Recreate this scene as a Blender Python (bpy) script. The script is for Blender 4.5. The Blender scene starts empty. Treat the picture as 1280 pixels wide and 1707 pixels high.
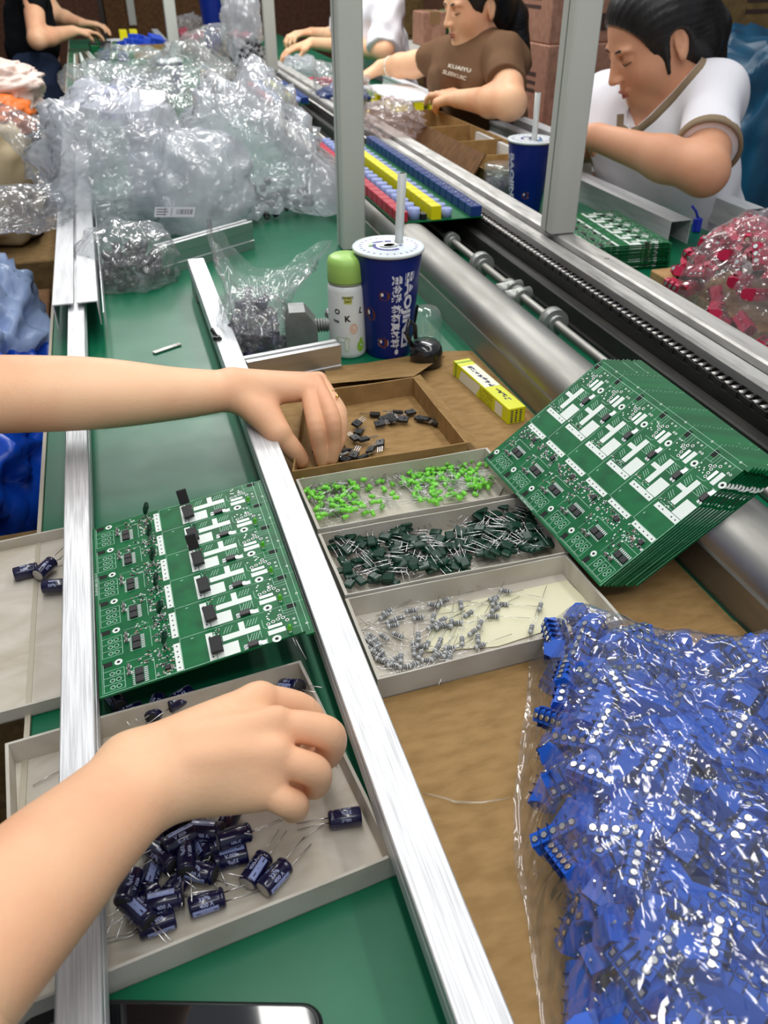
import bpy, bmesh, math, random
import numpy as np
from mathutils import Vector, Matrix, Euler, Quaternion, noise

# ------------------------------------------------------------------ camera, world, lights
sc = bpy.context.scene
C = sc.collection
PI = math.pi
FPX = 1395.0; PITCH = math.radians(34.3); YAW = math.radians(16.96); CAMH = 0.485
cF = Vector((math.sin(YAW)*math.cos(PITCH), math.cos(YAW)*math.cos(PITCH), -math.sin(PITCH)))
cR = Vector((math.cos(YAW), -math.sin(YAW), 0))
cU = cR.cross(cF)
cC = Vector((0, 0, CAMH))
cam = bpy.data.objects.new('camera', bpy.data.cameras.new('camera')); C.objects.link(cam)
M = Matrix((cR, cU, -cF)).transposed().to_4x4(); M.translation = cC
cam.matrix_world = M
cam.data.sensor_width = 36; cam.data.lens = FPX/1707*36; cam.data.clip_start = 0.02
cam.data.dof.use_dof = True; cam.data.dof.focus_distance = 0.72; cam.data.dof.aperture_fstop = 13.0
sc.camera = cam
sc.view_settings.view_transform = 'Standard'; sc.view_settings.look = 'None'
sc.view_settings.gamma = 1; sc.view_settings.exposure = 0.0; sc.view_settings.use_curve_mapping = False
sc.cycles.max_bounces = 10; sc.cycles.transparent_max_bounces = 24
sc.cycles.caustics_reflective = False; sc.cycles.caustics_refractive = False
sc.cycles.use_denoising = True

w = bpy.data.worlds.new('hall'); sc.world = w; w.use_nodes = True
bg = w.node_tree.nodes['Background']; bg.inputs[0].default_value = (0.80, 0.87, 0.95, 1); bg.inputs[1].default_value = 0.42

def area(name, loc, size, power, col=(1, .98, .95), target=None):
    l = bpy.data.lights.new(name, 'AREA'); l.shape = 'RECTANGLE'; l.size, l.size_y = size; l.energy = power; l.color = col
    o = bpy.data.objects.new(name, l); C.objects.link(o); o.location = loc
    if target is not None:
        o.rotation_euler = (Vector(target)-Vector(loc)).to_track_quat('-Z', 'Y').to_euler()
    return o
# rows of fluorescent lamps hanging over the line
area('fluorescent_lamp', (0.05, 0.9, 1.45), (0.10, 2.4), 13)
area('fluorescent_lamp', (0.85, 1.2, 1.45), (0.10, 2.4), 10)
area('fluorescent_lamp', (-0.10, 3.3, 1.50), (0.22, 1.8), 16)
area('fluorescent_lamp', (0.35, 3.9, 1.6), (0.10, 2.4), 26)
area('fluorescent_lamp', (1.30, 3.6, 1.7), (0.10, 2.4), 24)
area('fluorescent_lamp', (0.3, -0.6, 1.7), (1.8, 0.12), 9)

# ------------------------------------------------------------------ helpers
def at(x, y, z=0.0):
    """the point at height z seen at this place of the photograph"""
    d = cF + cR*((x-640)/FPX) + cU*((853.5-y)/FPX)
    return cC + d*((z-CAMH)/d.z)
def atY(x, y, Y):
    d = cF + cR*((x-640)/FPX) + cU*((853.5-y)/FPX)
    return cC + d*(Y/d.y)

def link(o, parent=None):
    C.objects.link(o)
    if parent is not None: o.parent = parent
    return o
def tag(o, label=None, cat=None, group=None, kind=None):
    if label: o['label'] = label
    if cat: o['category'] = cat
    if group: o['group'] = group
    if kind: o['kind'] = kind
    return o
def empty(name, loc=(0, 0, 0), rot=(0, 0, 0), label=None, cat=None, group=None, parent=None):
    o = bpy.data.objects.new(name, None); o.empty_display_size = .02
    o.location = loc; o.rotation_euler = rot
    link(o, parent)
    return tag(o, label, cat, group)
def copy_tree(o, parent=None):
    c = o.copy(); link(c, parent)
    for ch in list(o.children):
        copy_tree(ch, c)
    return c
def rotm(rx=0, ry=0, rz=0): return Euler((rx, ry, rz)).to_matrix()
def frame_to(d, up=Vector((0, 0, 1))):
    """matrix whose x axis points along d"""
    d = Vector(d).normalized()
    if abs(d.dot(up)) > .98: up = Vector((0, 1, 0))
    y = up.cross(d).normalized(); z = d.cross(y)
    return Matrix((d, y, z)).transposed()

class MB:
    def __init__(s): s.v = []; s.f = []; s.m = []; s.sm = []
    def add(s, vs, fs, mi=0, smooth=False, T=None):
        b = len(s.v)
        if T is not None: vs = [T @ Vector(v) for v in vs]
        s.v += [tuple(v) for v in vs]; s.f += [tuple(b+i for i in f) for f in fs]
        s.m += [mi]*len(fs); s.sm += [smooth]*len(fs)
        return s
    def box(s, c, d, R=None, mi=0, bev=0.0):
        c = Vector(c); hx, hy, hz = d[0]/2, d[1]/2, d[2]/2
        if bev > 0:
            b = min(bev, hx*.9, hy*.9, hz*.9)
            pts = []
            # chamfered box: three vertices per corner
            idx = {}
            for sx in (-1, 1):
                for sy in (-1, 1):
                    for sz in (-1, 1):
                        for a in range(3):
                            p = [sx*(hx-b), sy*(hy-b), sz*(hz-b)]
                            p[a] = (sx*hx, sy*hy, sz*hz)[a]
                            idx[(sx, sy, sz, a)] = len(pts); pts.append(Vector(p))
            fs = []
            def q(l, n):
                ps = [pts[i] for i in l]
                nn = (ps[1]-ps[0]).cross(ps[2]-ps[0])
                fs.append(l if nn.dot(n) > 0 else l[::-1])
            for a in range(3):
                b1, b2 = (a+1) % 3, (a+2) % 3
                for sg in (-1, 1):
                    l = []
                    for u, v_ in ((-1, -1), (1, -1), (1, 1), (-1, 1)):
                        k = [0, 0, 0]; k[a] = sg; k[b1] = u; k[b2] = v_
                        l.append(idx[(*k, a)])
                    n = Vector((0, 0, 0)); n[a] = sg; q(l, n)
                for u in (-1, 1):
                    for v_ in (-1, 1):
                        l = []
                        for sg, ax in ((-1, b1), (-1, b2), (1, b2), (1, b1)):
                            k = [0, 0, 0]; k[a] = sg; k[b1] = u; k[b2] = v_
                            l.append(idx[(*k, ax)])
                        n = Vector((0, 0, 0)); n[b1] = u; n[b2] = v_; q(l, n)
            for sx in (-1, 1):
                for sy in (-1, 1):
                    for sz in (-1, 1):
                        q([idx[(sx, sy, sz, 0)], idx[(sx, sy, sz, 1)], idx[(sx, sy, sz, 2)]], Vector((sx, sy, sz)))
            vs = [c + (R @ p if R is not None else p) for p in pts]
            return s.add(vs, fs, mi)
        vs = [Vector((x, y, z)) for x in (-hx, hx) for y in (-hy, hy) for z in (-hz, hz)]
        vs = [c + (R @ p if R is not None else p) for p in vs]
        return s.add(vs, [(0, 1, 3, 2), (4, 6, 7, 5), (0, 4, 5, 1), (2, 3, 7, 6), (0, 2, 6, 4), (1, 5, 7, 3)], mi)
    def b2(s, x0, x1, y0, y1, z0, z1, mi=0, bev=0.0):
        return s.box(((x0+x1)/2, (y0+y1)/2, (z0+z1)/2), (x1-x0, y1-y0, z1-z0), None, mi, bev)
    def revolve(s, prof, n=24, T=None, mi=0, smooth=True, mis=None, scale=(1, 1)):
        """prof: (r, z) pairs; closed at r=0 ends"""
        vs = []; fs = []; rows = []
        for r, z in prof:
            if r < 1e-6:
                rows.append([len(vs)]); vs.append(Vector((0, 0, z)))
            else:
                rows.append(list(range(len(vs), len(vs)+n)))
                vs += [Vector((r*math.cos(2*PI*i/n)*scale[0], r*math.sin(2*PI*i/n)*scale[1], z)) for i in range(n)]
        ms = []
        for k in range(len(rows)-1):
            a, b = rows[k], rows[k+1]; mm = mis[k] if mis else mi
            for i in range(n):
                j = (i+1) % n
                if len(a) == 1 and len(b) == 1: continue
                if len(a) == 1: fs.append((a[0], b[j], b[i]))
                elif len(b) == 1: fs.append((a[i], a[j], b[0]))
                else: fs.append((a[i], a[j], b[j], b[i]))
                ms.append(mm)
        k0 = len(s.m); s.add(vs, fs, mi, smooth, T); s.m[k0:] = ms
        return s
    def cyl(s, a, b, r, r2=None, n=12, mi=0, smooth=True, caps=True):
        a = Vector(a); b = Vector(b); d = b-a; L = d.length; r2 = r if r2 is None else r2
        q = d.to_track_quat('Z', 'Y').to_matrix().to_4x4(); T = Matrix.Translation(a) @ q
        vs = []; fs = []
        for z, rr in ((0, r), (L, r2)):
            vs += [Vector((rr*math.cos(2*PI*i/n), rr*math.sin(2*PI*i/n), z)) for i in range(n)]
        fs = [(i, (i+1) % n, n+(i+1) % n, n+i) for i in range(n)]
        s.add(vs, fs, mi, smooth, T)
        if caps:
            b0 = len(s.v)-2*n
            s.f += [tuple(b0+i for i in range(n))[::-1], tuple(b0+n+i for i in range(n))]; s.m += [mi]*2; s.sm += [False]*2
        return s
    def tube(s, pts, r, n=8, mi=0, smooth=True, closed=False):
        pts = [Vector(p) for p in pts]; rr = r if isinstance(r, (list, tuple)) else [r]*len(pts)
        vs = []; prev = None
        for i, p in enumerate(pts):
            d = (pts[min(i+1, len(pts)-1)]-pts[max(i-1, 0)]).normalized()
            if prev is None:
                prev = d.orthogonal().normalized()
            prev = (prev - d*prev.dot(d)).normalized(); o = d.cross(prev)
            vs += [p + (prev*math.cos(2*PI*k/n)+o*math.sin(2*PI*k/n))*rr[i] for k in range(n)]
        fs = []
        for i in range(len(pts)-1):
            for k in range(n):
                fs.append((i*n+k, i*n+(k+1) % n, (i+1)*n+(k+1) % n, (i+1)*n+k))
        fs.append(tuple(range(n))[::-1]); fs.append(tuple((len(pts)-1)*n+k for k in range(n)))
        return s.add(vs, fs, mi, smooth)
    def prism(s, poly, a, b, T=None, mi=0, smooth=False):
        """polygon in x,z extruded along y from a to b (T maps it elsewhere)"""
        n = len(poly)
        vs = [Vector((x, a, z)) for x, z in poly]+[Vector((x, b, z)) for x, z in poly]
        fs = [(i, n+i, n+(i+1) % n, (i+1) % n) for i in range(n)]
        fs += [tuple(range(n)), tuple(range(2*n-1, n-1, -1))]
        return s.add(vs, fs, mi, smooth, T)
    def quad(s, a, b, c, d, mi=0): return s.add([a, b, c, d], [(0, 1, 2, 3)], mi)
    def rect(s, x0, x1, y0, y1, z, mi=0): return s.add([(x0, y0, z), (x1, y0, z), (x1, y1, z), (x0, y1, z)], [(0, 1, 2, 3)], mi)
    def line(s, p, q, wd, z, mi=0):
        p = Vector((*p, z)); q = Vector((*q, z)); d = (q-p).normalized(); o = Vector((-d.y, d.x, 0))*wd/2
        return s.add([p-o, q-o, q+o, p+o], [(0, 1, 2, 3)], mi)
    def ring(s, c, r0, r1, z, n=14, mi=0):
        vs = []
        for r in (r0, r1): vs += [(c[0]+r*math.cos(2*PI*i/n), c[1]+r*math.sin(2*PI*i/n), z) for i in range(n)]
        return s.add(vs, [(i, n+i, n+(i+1) % n, (i+1) % n) for i in range(n)], mi)
    def disc(s, c, r, z, n=10, mi=0):
        return s.add([(c[0]+r*math.cos(2*PI*i/n), c[1]+r*math.sin(2*PI*i/n), z) for i in range(n)], [tuple(range(n))], mi)
    def grid(s, fn, nu, nv, mi=0, smooth=True, closeu=False):
        vs = [fn(i/(nu-1 if not closeu else nu), j/(nv-1)) for j in range(nv) for i in range(nu)]
        fs = []
        for j in range(nv-1):
            for i in range(nu if closeu else nu-1):
                i2 = (i+1) % nu
                fs.append((j*nu+i, j*nu+i2, (j+1)*nu+i2, (j+1)*nu+i))
        return s.add(vs, fs, mi, smooth)
    def mesh(s, name, mats):
        me = bpy.data.meshes.new(name); me.from_pydata(s.v, [], s.f)
        for m in (mats if isinstance(mats, (list, tuple)) else [mats]): me.materials.append(m)
        me.polygons.foreach_set('material_index', s.m); me.polygons.foreach_set('use_smooth', s.sm)
        me.update(); return me
    def build(s, name, mats, parent=None, loc=None, rot=None, auto=False):
        """auto: put the object's origin at the base centre of the shape"""
        if auto and s.v:
            xs, ys, zs = zip(*s.v); o = Vector(((min(xs)+max(xs))/2, (min(ys)+max(ys))/2, min(zs)))
            s.v = [tuple(Vector(v)-o) for v in s.v]; loc = o
        ob = bpy.data.objects.new(name, s.mesh(name, mats)); link(ob, parent)
        if loc is not None: ob.location = loc
        if rot is not None: ob.rotation_euler = rot
        return ob

# ---- signed distance bodies, meshed by surface nets
class SDF:
    def __init__(s, lo, hi, h):
        s.h = h; s.lo = np.array(lo, float); n = np.ceil((np.array(hi)-s.lo)/h).astype(int)+1; s.n = n
        s.d = np.full(n, .08, np.float32)
        s.ax = [s.lo[i]+h*np.arange(n[i]) for i in range(3)]
    def _sub(s, lo, hi):
        i0 = np.maximum(np.floor((np.array(lo)-s.lo)/s.h).astype(int), 0)
        i1 = np.minimum(np.ceil((np.array(hi)-s.lo)/s.h).astype(int)+1, s.n)
        if (i1 <= i0).any(): return None
        sl = tuple(slice(a, b) for a, b in zip(i0, i1))
        X, Y, Z = np.meshgrid(*[s.ax[k][sl[k]] for k in range(3)], indexing='ij')
        return sl, X, Y, Z
    def _mix(s, sl, d, k, op):
        a = s.d[sl]
        if op == 'sub':
            d = -d; h = np.clip(.5-.5*(a-d)/k, 0, 1) if k > 0 else (a < d)*1.
            s.d[sl] = a*(1-h)+d*h + (k*h*(1-h) if k > 0 else 0)
        else:
            if k <= 0: s.d[sl] = np.minimum(a, d)
            else:
                h = np.clip(.5+.5*(a-d)/k, 0, 1); s.d[sl] = a*(1-h)+d*h-k*h*(1-h)
    def cap(s, a, b, r1, r2=None, k=.008, op='add'):
        a = np.array(a, float); b = np.array(b, float); r2 = r1 if r2 is None else r2; m = max(r1, r2)+k+.012
        q = s._sub(np.minimum(a, b)-m, np.maximum(a, b)+m)
        if q is None: return s
        sl, X, Y, Z = q; d = b-a; L = (d*d).sum()+1e-12
        t = np.clip(((X-a[0])*d[0]+(Y-a[1])*d[1]+(Z-a[2])*d[2])/L, 0, 1)
        dd = np.sqrt((X-a[0]-t*d[0])**2+(Y-a[1]-t*d[1])**2+(Z-a[2]-t*d[2])**2)-(r1+(r2-r1)*t)
        s._mix(sl, dd, k, op); return s
    def chain(s, pts, rs, k=.006):
        for i in range(len(pts)-1): s.cap(pts[i], pts[i+1], rs[i], rs[i+1], k)
        return s
    def limb(s, pts, rs, k=.01, n=5):
        """chain through the points with smoothly varying place and radius"""
        P = [Vector(p) for p in pts]; out = []; ro = []
        for i in range(len(P)-1):
            p0 = P[max(i-1, 0)]; p1 = P[i]; p2 = P[i+1]; p3 = P[min(i+2, len(P)-1)]; q0 = rs[max(i-1, 0)]; q1 = rs[i]; q2 = rs[i+1]; q3 = rs[min(i+2, len(P)-1)]
            for j in range(n):
                t = j/n; t2 = t*t; t3 = t2*t
                cr = lambda a, b, c, d: (b*2+(c-a)*t+(a*2-b*5+c*4-d)*t2+(b*3-a-c*3+d)*t3)*.5
                out.append(cr(p0, p1, p2, p3)); ro.append(cr(q0, q1, q2, q3))
        out.append(P[-1]); ro.append(rs[-1])
        # one distance field for the whole limb, then blended once
        lo = [min(p[i] for p in out)-max(ro)-k-.012 for i in range(3)]; hi = [max(p[i] for p in out)+max(ro)+k+.012 for i in range(3)]
        q = s._sub(lo, hi)
        if q is None: return s
        sl, X, Y, Z = q; best = None
        for i in range(len(out)-1):
            a, b = out[i], out[i+1]; d = b-a; L = d.length_squared+1e-12
            t = np.clip(((X-a.x)*d.x+(Y-a.y)*d.y+(Z-a.z)*d.z)/L, 0, 1)
            dd = np.sqrt((X-a.x-t*d.x)**2+(Y-a.y-t*d.y)**2+(Z-a.z-t*d.z)**2)-(ro[i]+(ro[i+1]-ro[i])*t)
            best = dd if best is None else np.minimum(best, dd)
        s._mix(sl, best, k, 'add'); return s
    def ell(s, c, r, R=None, k=.01, op='add'):
        c = np.array(c, float); r = np.array(r, float); m = r.max()+k+.012
        q = s._sub(c-m, c+m)
        if q is None: return s
        sl, X, Y, Z = q; P = np.stack([X-c[0], Y-c[1], Z-c[2]], -1)
        if R is not None: P = P @ np.array(R)      # world -> local (R columns = local axes)
        q0 = np.sqrt(((P/r)**2).sum(-1)); q1 = np.sqrt(((P/(r*r))**2).sum(-1))+1e-9
        s._mix(sl, q0*(q0-1)/q1, k, op); return s
    def cut(s, p, n, k=0.0):
        """remove the side the normal points to"""
        X, Y, Z = np.meshgrid(*s.ax, indexing='ij'); n = np.array(n, float); n /= np.linalg.norm(n)
        pl = (X-p[0])*n[0]+(Y-p[1])*n[1]+(Z-p[2])*n[2]
        s.d = np.maximum(s.d, pl.astype(np.float32)); return s
    def mesh(s, name, mats, parent=None, iters=1, origin=None):
        v = s.d; ins = v < 0; n = v.shape
        c = np.zeros((n[0]-1, n[1]-1, n[2]-1), int)
        for i in (0, 1):
            for j in (0, 1):
                for k in (0, 1): c += ins[i:n[0]-1+i, j:n[1]-1+j, k:n[2]-1+k]
        act = (c > 0) & (c < 8); idx = np.argwhere(act); ids = -np.ones(act.shape, int); ids[act] = np.arange(len(idx))
        acc = np.zeros((len(idx), 3)); cnt = np.zeros(len(idx))
        cor = [(i, j, k) for i in (0, 1) for j in (0, 1) for k in (0, 1)]
        for a in cor:
            for ax in range(3):
                if a[ax]: continue
                b = list(a); b[ax] = 1
                va = v[tuple((idx+a).T)]; vb = v[tuple((idx+b).T)]; cr = (va < 0) != (vb < 0)
                t = np.where(cr, va/(va-vb+1e-12*(va == vb)), 0)
                p = np.array(a, float)+np.zeros((len(idx), 3)); p[:, ax] = t
                acc += p*cr[:, None]; cnt += cr
        P = s.lo+(idx+acc/cnt[:, None])*s.h
        faces = []
        for ax in range(3):
            sl0 = [slice(None)]*3; sl1 = [slice(None)]*3; sl0[ax] = slice(0, -1); sl1[ax] = slice(1, None)
            e = ins[tuple(sl0)] != ins[tuple(sl1)]
            u, w_ = (ax+1) % 3, (ax+2) % 3
            E = np.argwhere(e); E = E[(E[:, u] > 0) & (E[:, w_] > 0) & (E[:, u] < n[u]-1) & (E[:, w_] < n[w_]-1)]
            def g(du, dw):
                q = E.copy(); q[:, u] -= du; q[:, w_] -= dw; return ids[tuple(q.T)]
            F = np.stack([g(0, 0), g(1, 0), g(1, 1), g(0, 1)], 1)
            flip = ~ins[tuple(E.T)]; F[flip] = F[flip][:, ::-1]
            faces.append(F)
        F = np.concatenate(faces); F = F[(F >= 0).all(1)]
        o = Vector(origin) if origin is not None else Vector((0, 0, 0))
        me = bpy.data.meshes.new(name); me.from_pydata((P-np.array(o)).tolist(), [], F.tolist())
        for m in (mats if isinstance(mats, (list, tuple)) else [mats]): me.materials.append(m)
        me.polygons.foreach_set('use_smooth', [True]*len(F)); me.update()
        if iters:
            bm = bmesh.new(); bm.from_mesh(me)
            for _ in range(iters): bmesh.ops.smooth_vert(bm, verts=bm.verts, factor=.5, use_axis_x=True, use_axis_y=True, use_axis_z=True)
            bm.to_mesh(me); bm.free()
        ob = bpy.data.objects.new(name, me); link(ob, parent)
        if origin is not None and parent is None: ob.location = o
        return ob

# ------------------------------------------------------------------ materials
def srgb(r, g, b):
    f = lambda c: (c/255/12.92) if c/255 <= .04045 else ((c/255+.055)/1.055)**2.4
    return (f(r), f(g), f(b), 1)
_mats = {}
def mat(name, col, rough=.5, metal=0, spec=.5, noise_amt=0, noise_scale=40, noise_stretch=(1, 1, 1), bump=0, bump_scale=80, coat=0,
        trans=0, ior=1.45, sss=0, noise_col=None, rough_var=0, dist=0.0, emit=0):
    if name in _mats: return _mats[name]
    m = bpy.data.materials.new(name); m.use_nodes = True; nt = m.node_tree; N = nt.nodes; L = nt.links; b = N['Principled BSDF']
    b.inputs['Base Color'].default_value = col; b.inputs['Roughness'].default_value = rough; b.inputs['Metallic'].default_value = metal
    b.inputs['Specular IOR Level'].default_value = spec; b.inputs['Coat Weight'].default_value = coat; b.inputs['IOR'].default_value = ior
    b.inputs['Transmission Weight'].default_value = trans
    if sss:
        b.inputs['Subsurface Weight'].default_value = sss; b.inputs['Subsurface Radius'].default_value = (1, .35, .2); b.inputs['Subsurface Scale'].default_value = .006
    if emit: b.inputs['Emission Color'].default_value = col; b.inputs['Emission Strength'].default_value = emit
    if noise_amt or bump or rough_var:
        tc = N.new('ShaderNodeTexCoord'); mp = N.new('ShaderNodeMapping'); mp.inputs['Scale'].default_value = noise_stretch
        L.new(tc.outputs['Object'], mp.inputs['Vector'])
        nz = N.new('ShaderNodeTexNoise'); nz.inputs['Scale'].default_value = noise_scale; nz.inputs['Detail'].default_value = 6
        nz.inputs['Distortion'].default_value = dist
        L.new(mp.outputs['Vector'], nz.inputs['Vector'])
        if noise_amt:
            mx = N.new('ShaderNodeMix'); mx.data_type = 'RGBA'
            c2 = noise_col or tuple(c*(1-noise_amt) for c in col[:3])+(1,)
            mx.inputs['A'].default_value = col; mx.inputs['B'].default_value = c2
            rp = N.new('ShaderNodeMapRange'); rp.inputs['From Min'].default_value = .38; rp.inputs['From Max'].default_value = .68
            L.new(nz.outputs['Fac'], rp.inputs['Value']); L.new(rp.outputs['Result'], mx.inputs['Factor'])
            L.new(mx.outputs['Result'], b.inputs['Base Color'])
        if rough_var:
            r2 = N.new('ShaderNodeMapRange'); r2.inputs['From Min'].default_value = .3; r2.inputs['From Max'].default_value = .7
            r2.inputs['To Min'].default_value = rough; r2.inputs['To Max'].default_value = rough+rough_var
            L.new(nz.outputs['Fac'], r2.inputs['Value']); L.new(r2.outputs['Result'], b.inputs['Roughness'])
        if bump:
            n2 = N.new('ShaderNodeTexNoise'); n2.inputs['Scale'].default_value = bump_scale; n2.inputs['Detail'].default_value = 5
            L.new(mp.outputs['Vector'], n2.inputs['Vector'])
            bp = N.new('ShaderNodeBump'); bp.inputs['Strength'].default_value = bump; bp.inputs['Distance'].default_value = .001
            L.new(n2.outputs['Fac'], bp.inputs['Height']); L.new(bp.outputs['Normal'], b.inputs['Normal'])
    _mats[name] = m; return m

def plastic_film(name, tint=(1, 1, 1, 1), milk=.05, rough=.08, cell=28, bump=.6, gloss=1.0, dist=.01, crease=True, milkcol=(.93, .94, .96, 1), sc2=3.1):
    """thin clear film: see-through, mirror-like glints on its folds, a little milkiness"""
    if name in _mats: return _mats[name]
    m = bpy.data.materials.new(name); m.use_nodes = True; nt = m.node_tree; N = nt.nodes; L = nt.links
    N.remove(N['Principled BSDF']); out = N['Material Output']
    tr = N.new('ShaderNodeBsdfTransparent'); tr.inputs[0].default_value = tint
    gl = N.new('ShaderNodeBsdfGlossy'); gl.inputs['Roughness'].default_value = rough; gl.inputs['Color'].default_value = (1, 1, 1, 1)
    df = N.new('ShaderNodeBsdfDiffuse'); df.inputs[0].default_value = milkcol
    tl = N.new('ShaderNodeBsdfTranslucent'); tl.inputs[0].default_value = milkcol
    ad = N.new('ShaderNodeMixShader'); ad.inputs[0].default_value = .5; L.new(df.outputs[0], ad.inputs[1]); L.new(tl.outputs[0], ad.inputs[2])
    tc = N.new('ShaderNodeTexCoord')
    nz = N.new('ShaderNodeTexNoise'); nz.inputs['Scale'].default_value = cell*.35; nz.inputs['Detail'].default_value = 3
    L.new(tc.outputs['Object'], nz.inputs['Vector'])
    wm = N.new('ShaderNodeMix'); wm.data_type = 'VECTOR'; wm.inputs['Factor'].default_value = .12
    L.new(tc.outputs['Object'], wm.inputs['A']); L.new(nz.outputs['Color'], wm.inputs['B'])
    v1 = N.new('ShaderNodeTexVoronoi'); v1.inputs['Scale'].default_value = cell; v1.feature = 'DISTANCE_TO_EDGE'
    v2 = N.new('ShaderNodeTexVoronoi'); v2.inputs['Scale'].default_value = cell*sc2; v2.feature = 'DISTANCE_TO_EDGE'
    L.new(wm.outputs['Result'], v1.inputs['Vector']); L.new(wm.outputs['Result'], v2.inputs['Vector'])
    ma = N.new('ShaderNodeMath'); ma.operation = 'MULTIPLY_ADD'; ma.inputs[1].default_value = .55
    L.new(v2.outputs['Distance'], ma.inputs[0]); L.new(v1.outputs['Distance'], ma.inputs[2])
    bp = N.new('ShaderNodeBump'); bp.inputs['Strength'].default_value = bump; bp.inputs['Distance'].default_value = dist
    L.new(ma.outputs[0], bp.inputs['Height']); L.new(bp.outputs['Normal'], gl.inputs['Normal'])
    lw = N.new('ShaderNodeLayerWeight'); lw.inputs['Blend'].default_value = .5; L.new(bp.outputs['Normal'], lw.inputs['Normal'])
    pw = N.new('ShaderNodeMath'); pw.operation = 'POWER'; pw.inputs[1].default_value = 3.5; L.new(lw.outputs['Facing'], pw.inputs[0])
    mu = N.new('ShaderNodeMath'); mu.operation = 'MULTIPLY_ADD'; mu.use_clamp = True; mu.inputs[1].default_value = .55*gloss; mu.inputs[2].default_value = .075*gloss; L.new(pw.outputs[0], mu.inputs[0])
    m1 = N.new('ShaderNodeMixShader'); m1.inputs[0].default_value = milk; L.new(tr.outputs[0], m1.inputs[1]); L.new(ad.outputs[0], m1.inputs[2])
    m2 = N.new('ShaderNodeMixShader'); L.new(mu.outputs[0], m2.inputs[0]); L.new(m1.outputs[0], m2.inputs[1]); L.new(gl.outputs[0], m2.inputs[2])
    L.new(m2.outputs[0], out.inputs['Surface'])
    _mats[name] = m; return m

def board_mat(name, c1, c2):   # cardboard
    return mat(name, c1, rough=.75, spec=.15, noise_amt=1, noise_col=c2, noise_scale=45, noise_stretch=(1, 2.5, 1), bump=.2, bump_scale=160)

M_green = mat('green_bench_mat', srgb(12, 108, 74), rough=.30, spec=.45, noise_amt=1, noise_col=srgb(9, 94, 64), noise_scale=7, bump=.05, bump_scale=60, rough_var=.14)
def brushed():
    m = mat('brushed_aluminium', (.76, .77, .79, 1), rough=.40, metal=.55, noise_amt=.35, noise_scale=30, noise_stretch=(30, .6, 30), rough_var=.12, bump=.10, bump_scale=60)
    return m
M_alu = brushed()
M_alux = mat('brushed_aluminium_cross', (.60, .61, .61, 1), rough=.38, metal=1, noise_amt=.12, noise_scale=60, noise_stretch=(1, 40, 40), rough_var=.12, bump=.08, bump_scale=60)
M_satin = mat('satin_aluminium', (.74, .75, .76, 1), rough=.4, metal=.2, noise_amt=.2, noise_scale=20, noise_stretch=(6, .6, 6), rough_var=.15)
M_worn = mat('worn_aluminium', (.62, .61, .58, 1), rough=.5, metal=.85, noise_amt=1, noise_col=(.40, .39, .37, 1), noise_scale=14, noise_stretch=(6, 1, 6), bump=.15, rough_var=.2)
M_steel = mat('rolled_steel', (.42, .41, .38, 1), rough=.40, metal=1, noise_amt=1, noise_col=(.33, .32, .29, 1), noise_scale=10, noise_stretch=(3, .5, 3), rough_var=.18, bump=.06)
M_steelflat = mat('grey_steel_plate', (.45, .44, .42, 1), rough=.5, metal=.8, noise_amt=.2, noise_scale=12, bump=.1)
M_post = mat('grey_post_paint', srgb(200, 201, 192), rough=.45, spec=.4, noise_amt=.10, noise_scale=12, noise_stretch=(1, 1, .2), bump=.05)
M_black = mat('black_rubber', (.012, .012, .012, 1), rough=.55, noise_amt=.4, noise_scale=30)
M_blackgreasy = mat('greasy_black_steel', (.012, .012, .011, 1), rough=.5, metal=.1, noise_amt=1, noise_col=(.03, .028, .022, 1), noise_scale=25, noise_stretch=(2, .4, 2), bump=.3)
M_card = board_mat('brown_cardboard', srgb(160, 128, 84), srgb(142, 112, 70))
M_cardd = board_mat('dark_cardboard', srgb(120, 88, 58), srgb(98, 70, 46))
M_cardp = board_mat('pink_brown_cardboard', srgb(176, 132, 112), srgb(150, 110, 92))
M_wcard = mat('grey_white_cardboard', srgb(200, 196, 186), rough=.7, spec=.25, noise_amt=1, noise_col=srgb(178, 172, 160), noise_scale=18, bump=.15)
M_wcardin = mat('scuffed_white_cardboard', srgb(206, 200, 188), rough=.7, spec=.25, noise_amt=1, noise_col=srgb(178, 168, 150), noise_scale=10, noise_stretch=(1, 2, 1), dist=1.5, bump=.3, bump_scale=40)
M_lead = mat('tinned_wire', (.72, .72, .72, 1), rough=.25, metal=1)
M_blackplastic = mat('black_epoxy', (.012, .012, .013, 1), rough=.42)
M_white = mat('white_plastic', srgb(236, 236, 232), rough=.35)
# ------------------------------------------------------------------ the hall
M_floor = mat('concrete_floor_mat', srgb(96, 88, 80), rough=.6, noise_amt=.3, noise_scale=3)
M_wall = mat('dim_plaster', srgb(120, 110, 100), rough=.8, noise_amt=.2, noise_scale=2)
o = MB().b2(-4, 7, -1.5, 11, -.85, -.75).build('floor', M_floor); tag(o, kind='structure')
o = MB().b2(-4, 7, 11, 11.1, -.75, 2.6).build('wall_back', M_wall); tag(o, kind='structure')
o = MB().b2(7, 7.1, -1.5, 11, -.75, 2.6).build('wall_right', M_wall); tag(o, kind='structure')
o = MB().b2(-4.1, -4, -1.5, 11, -.75, 2.6).build('wall_left', M_wall); tag(o, kind='structure')

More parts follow.
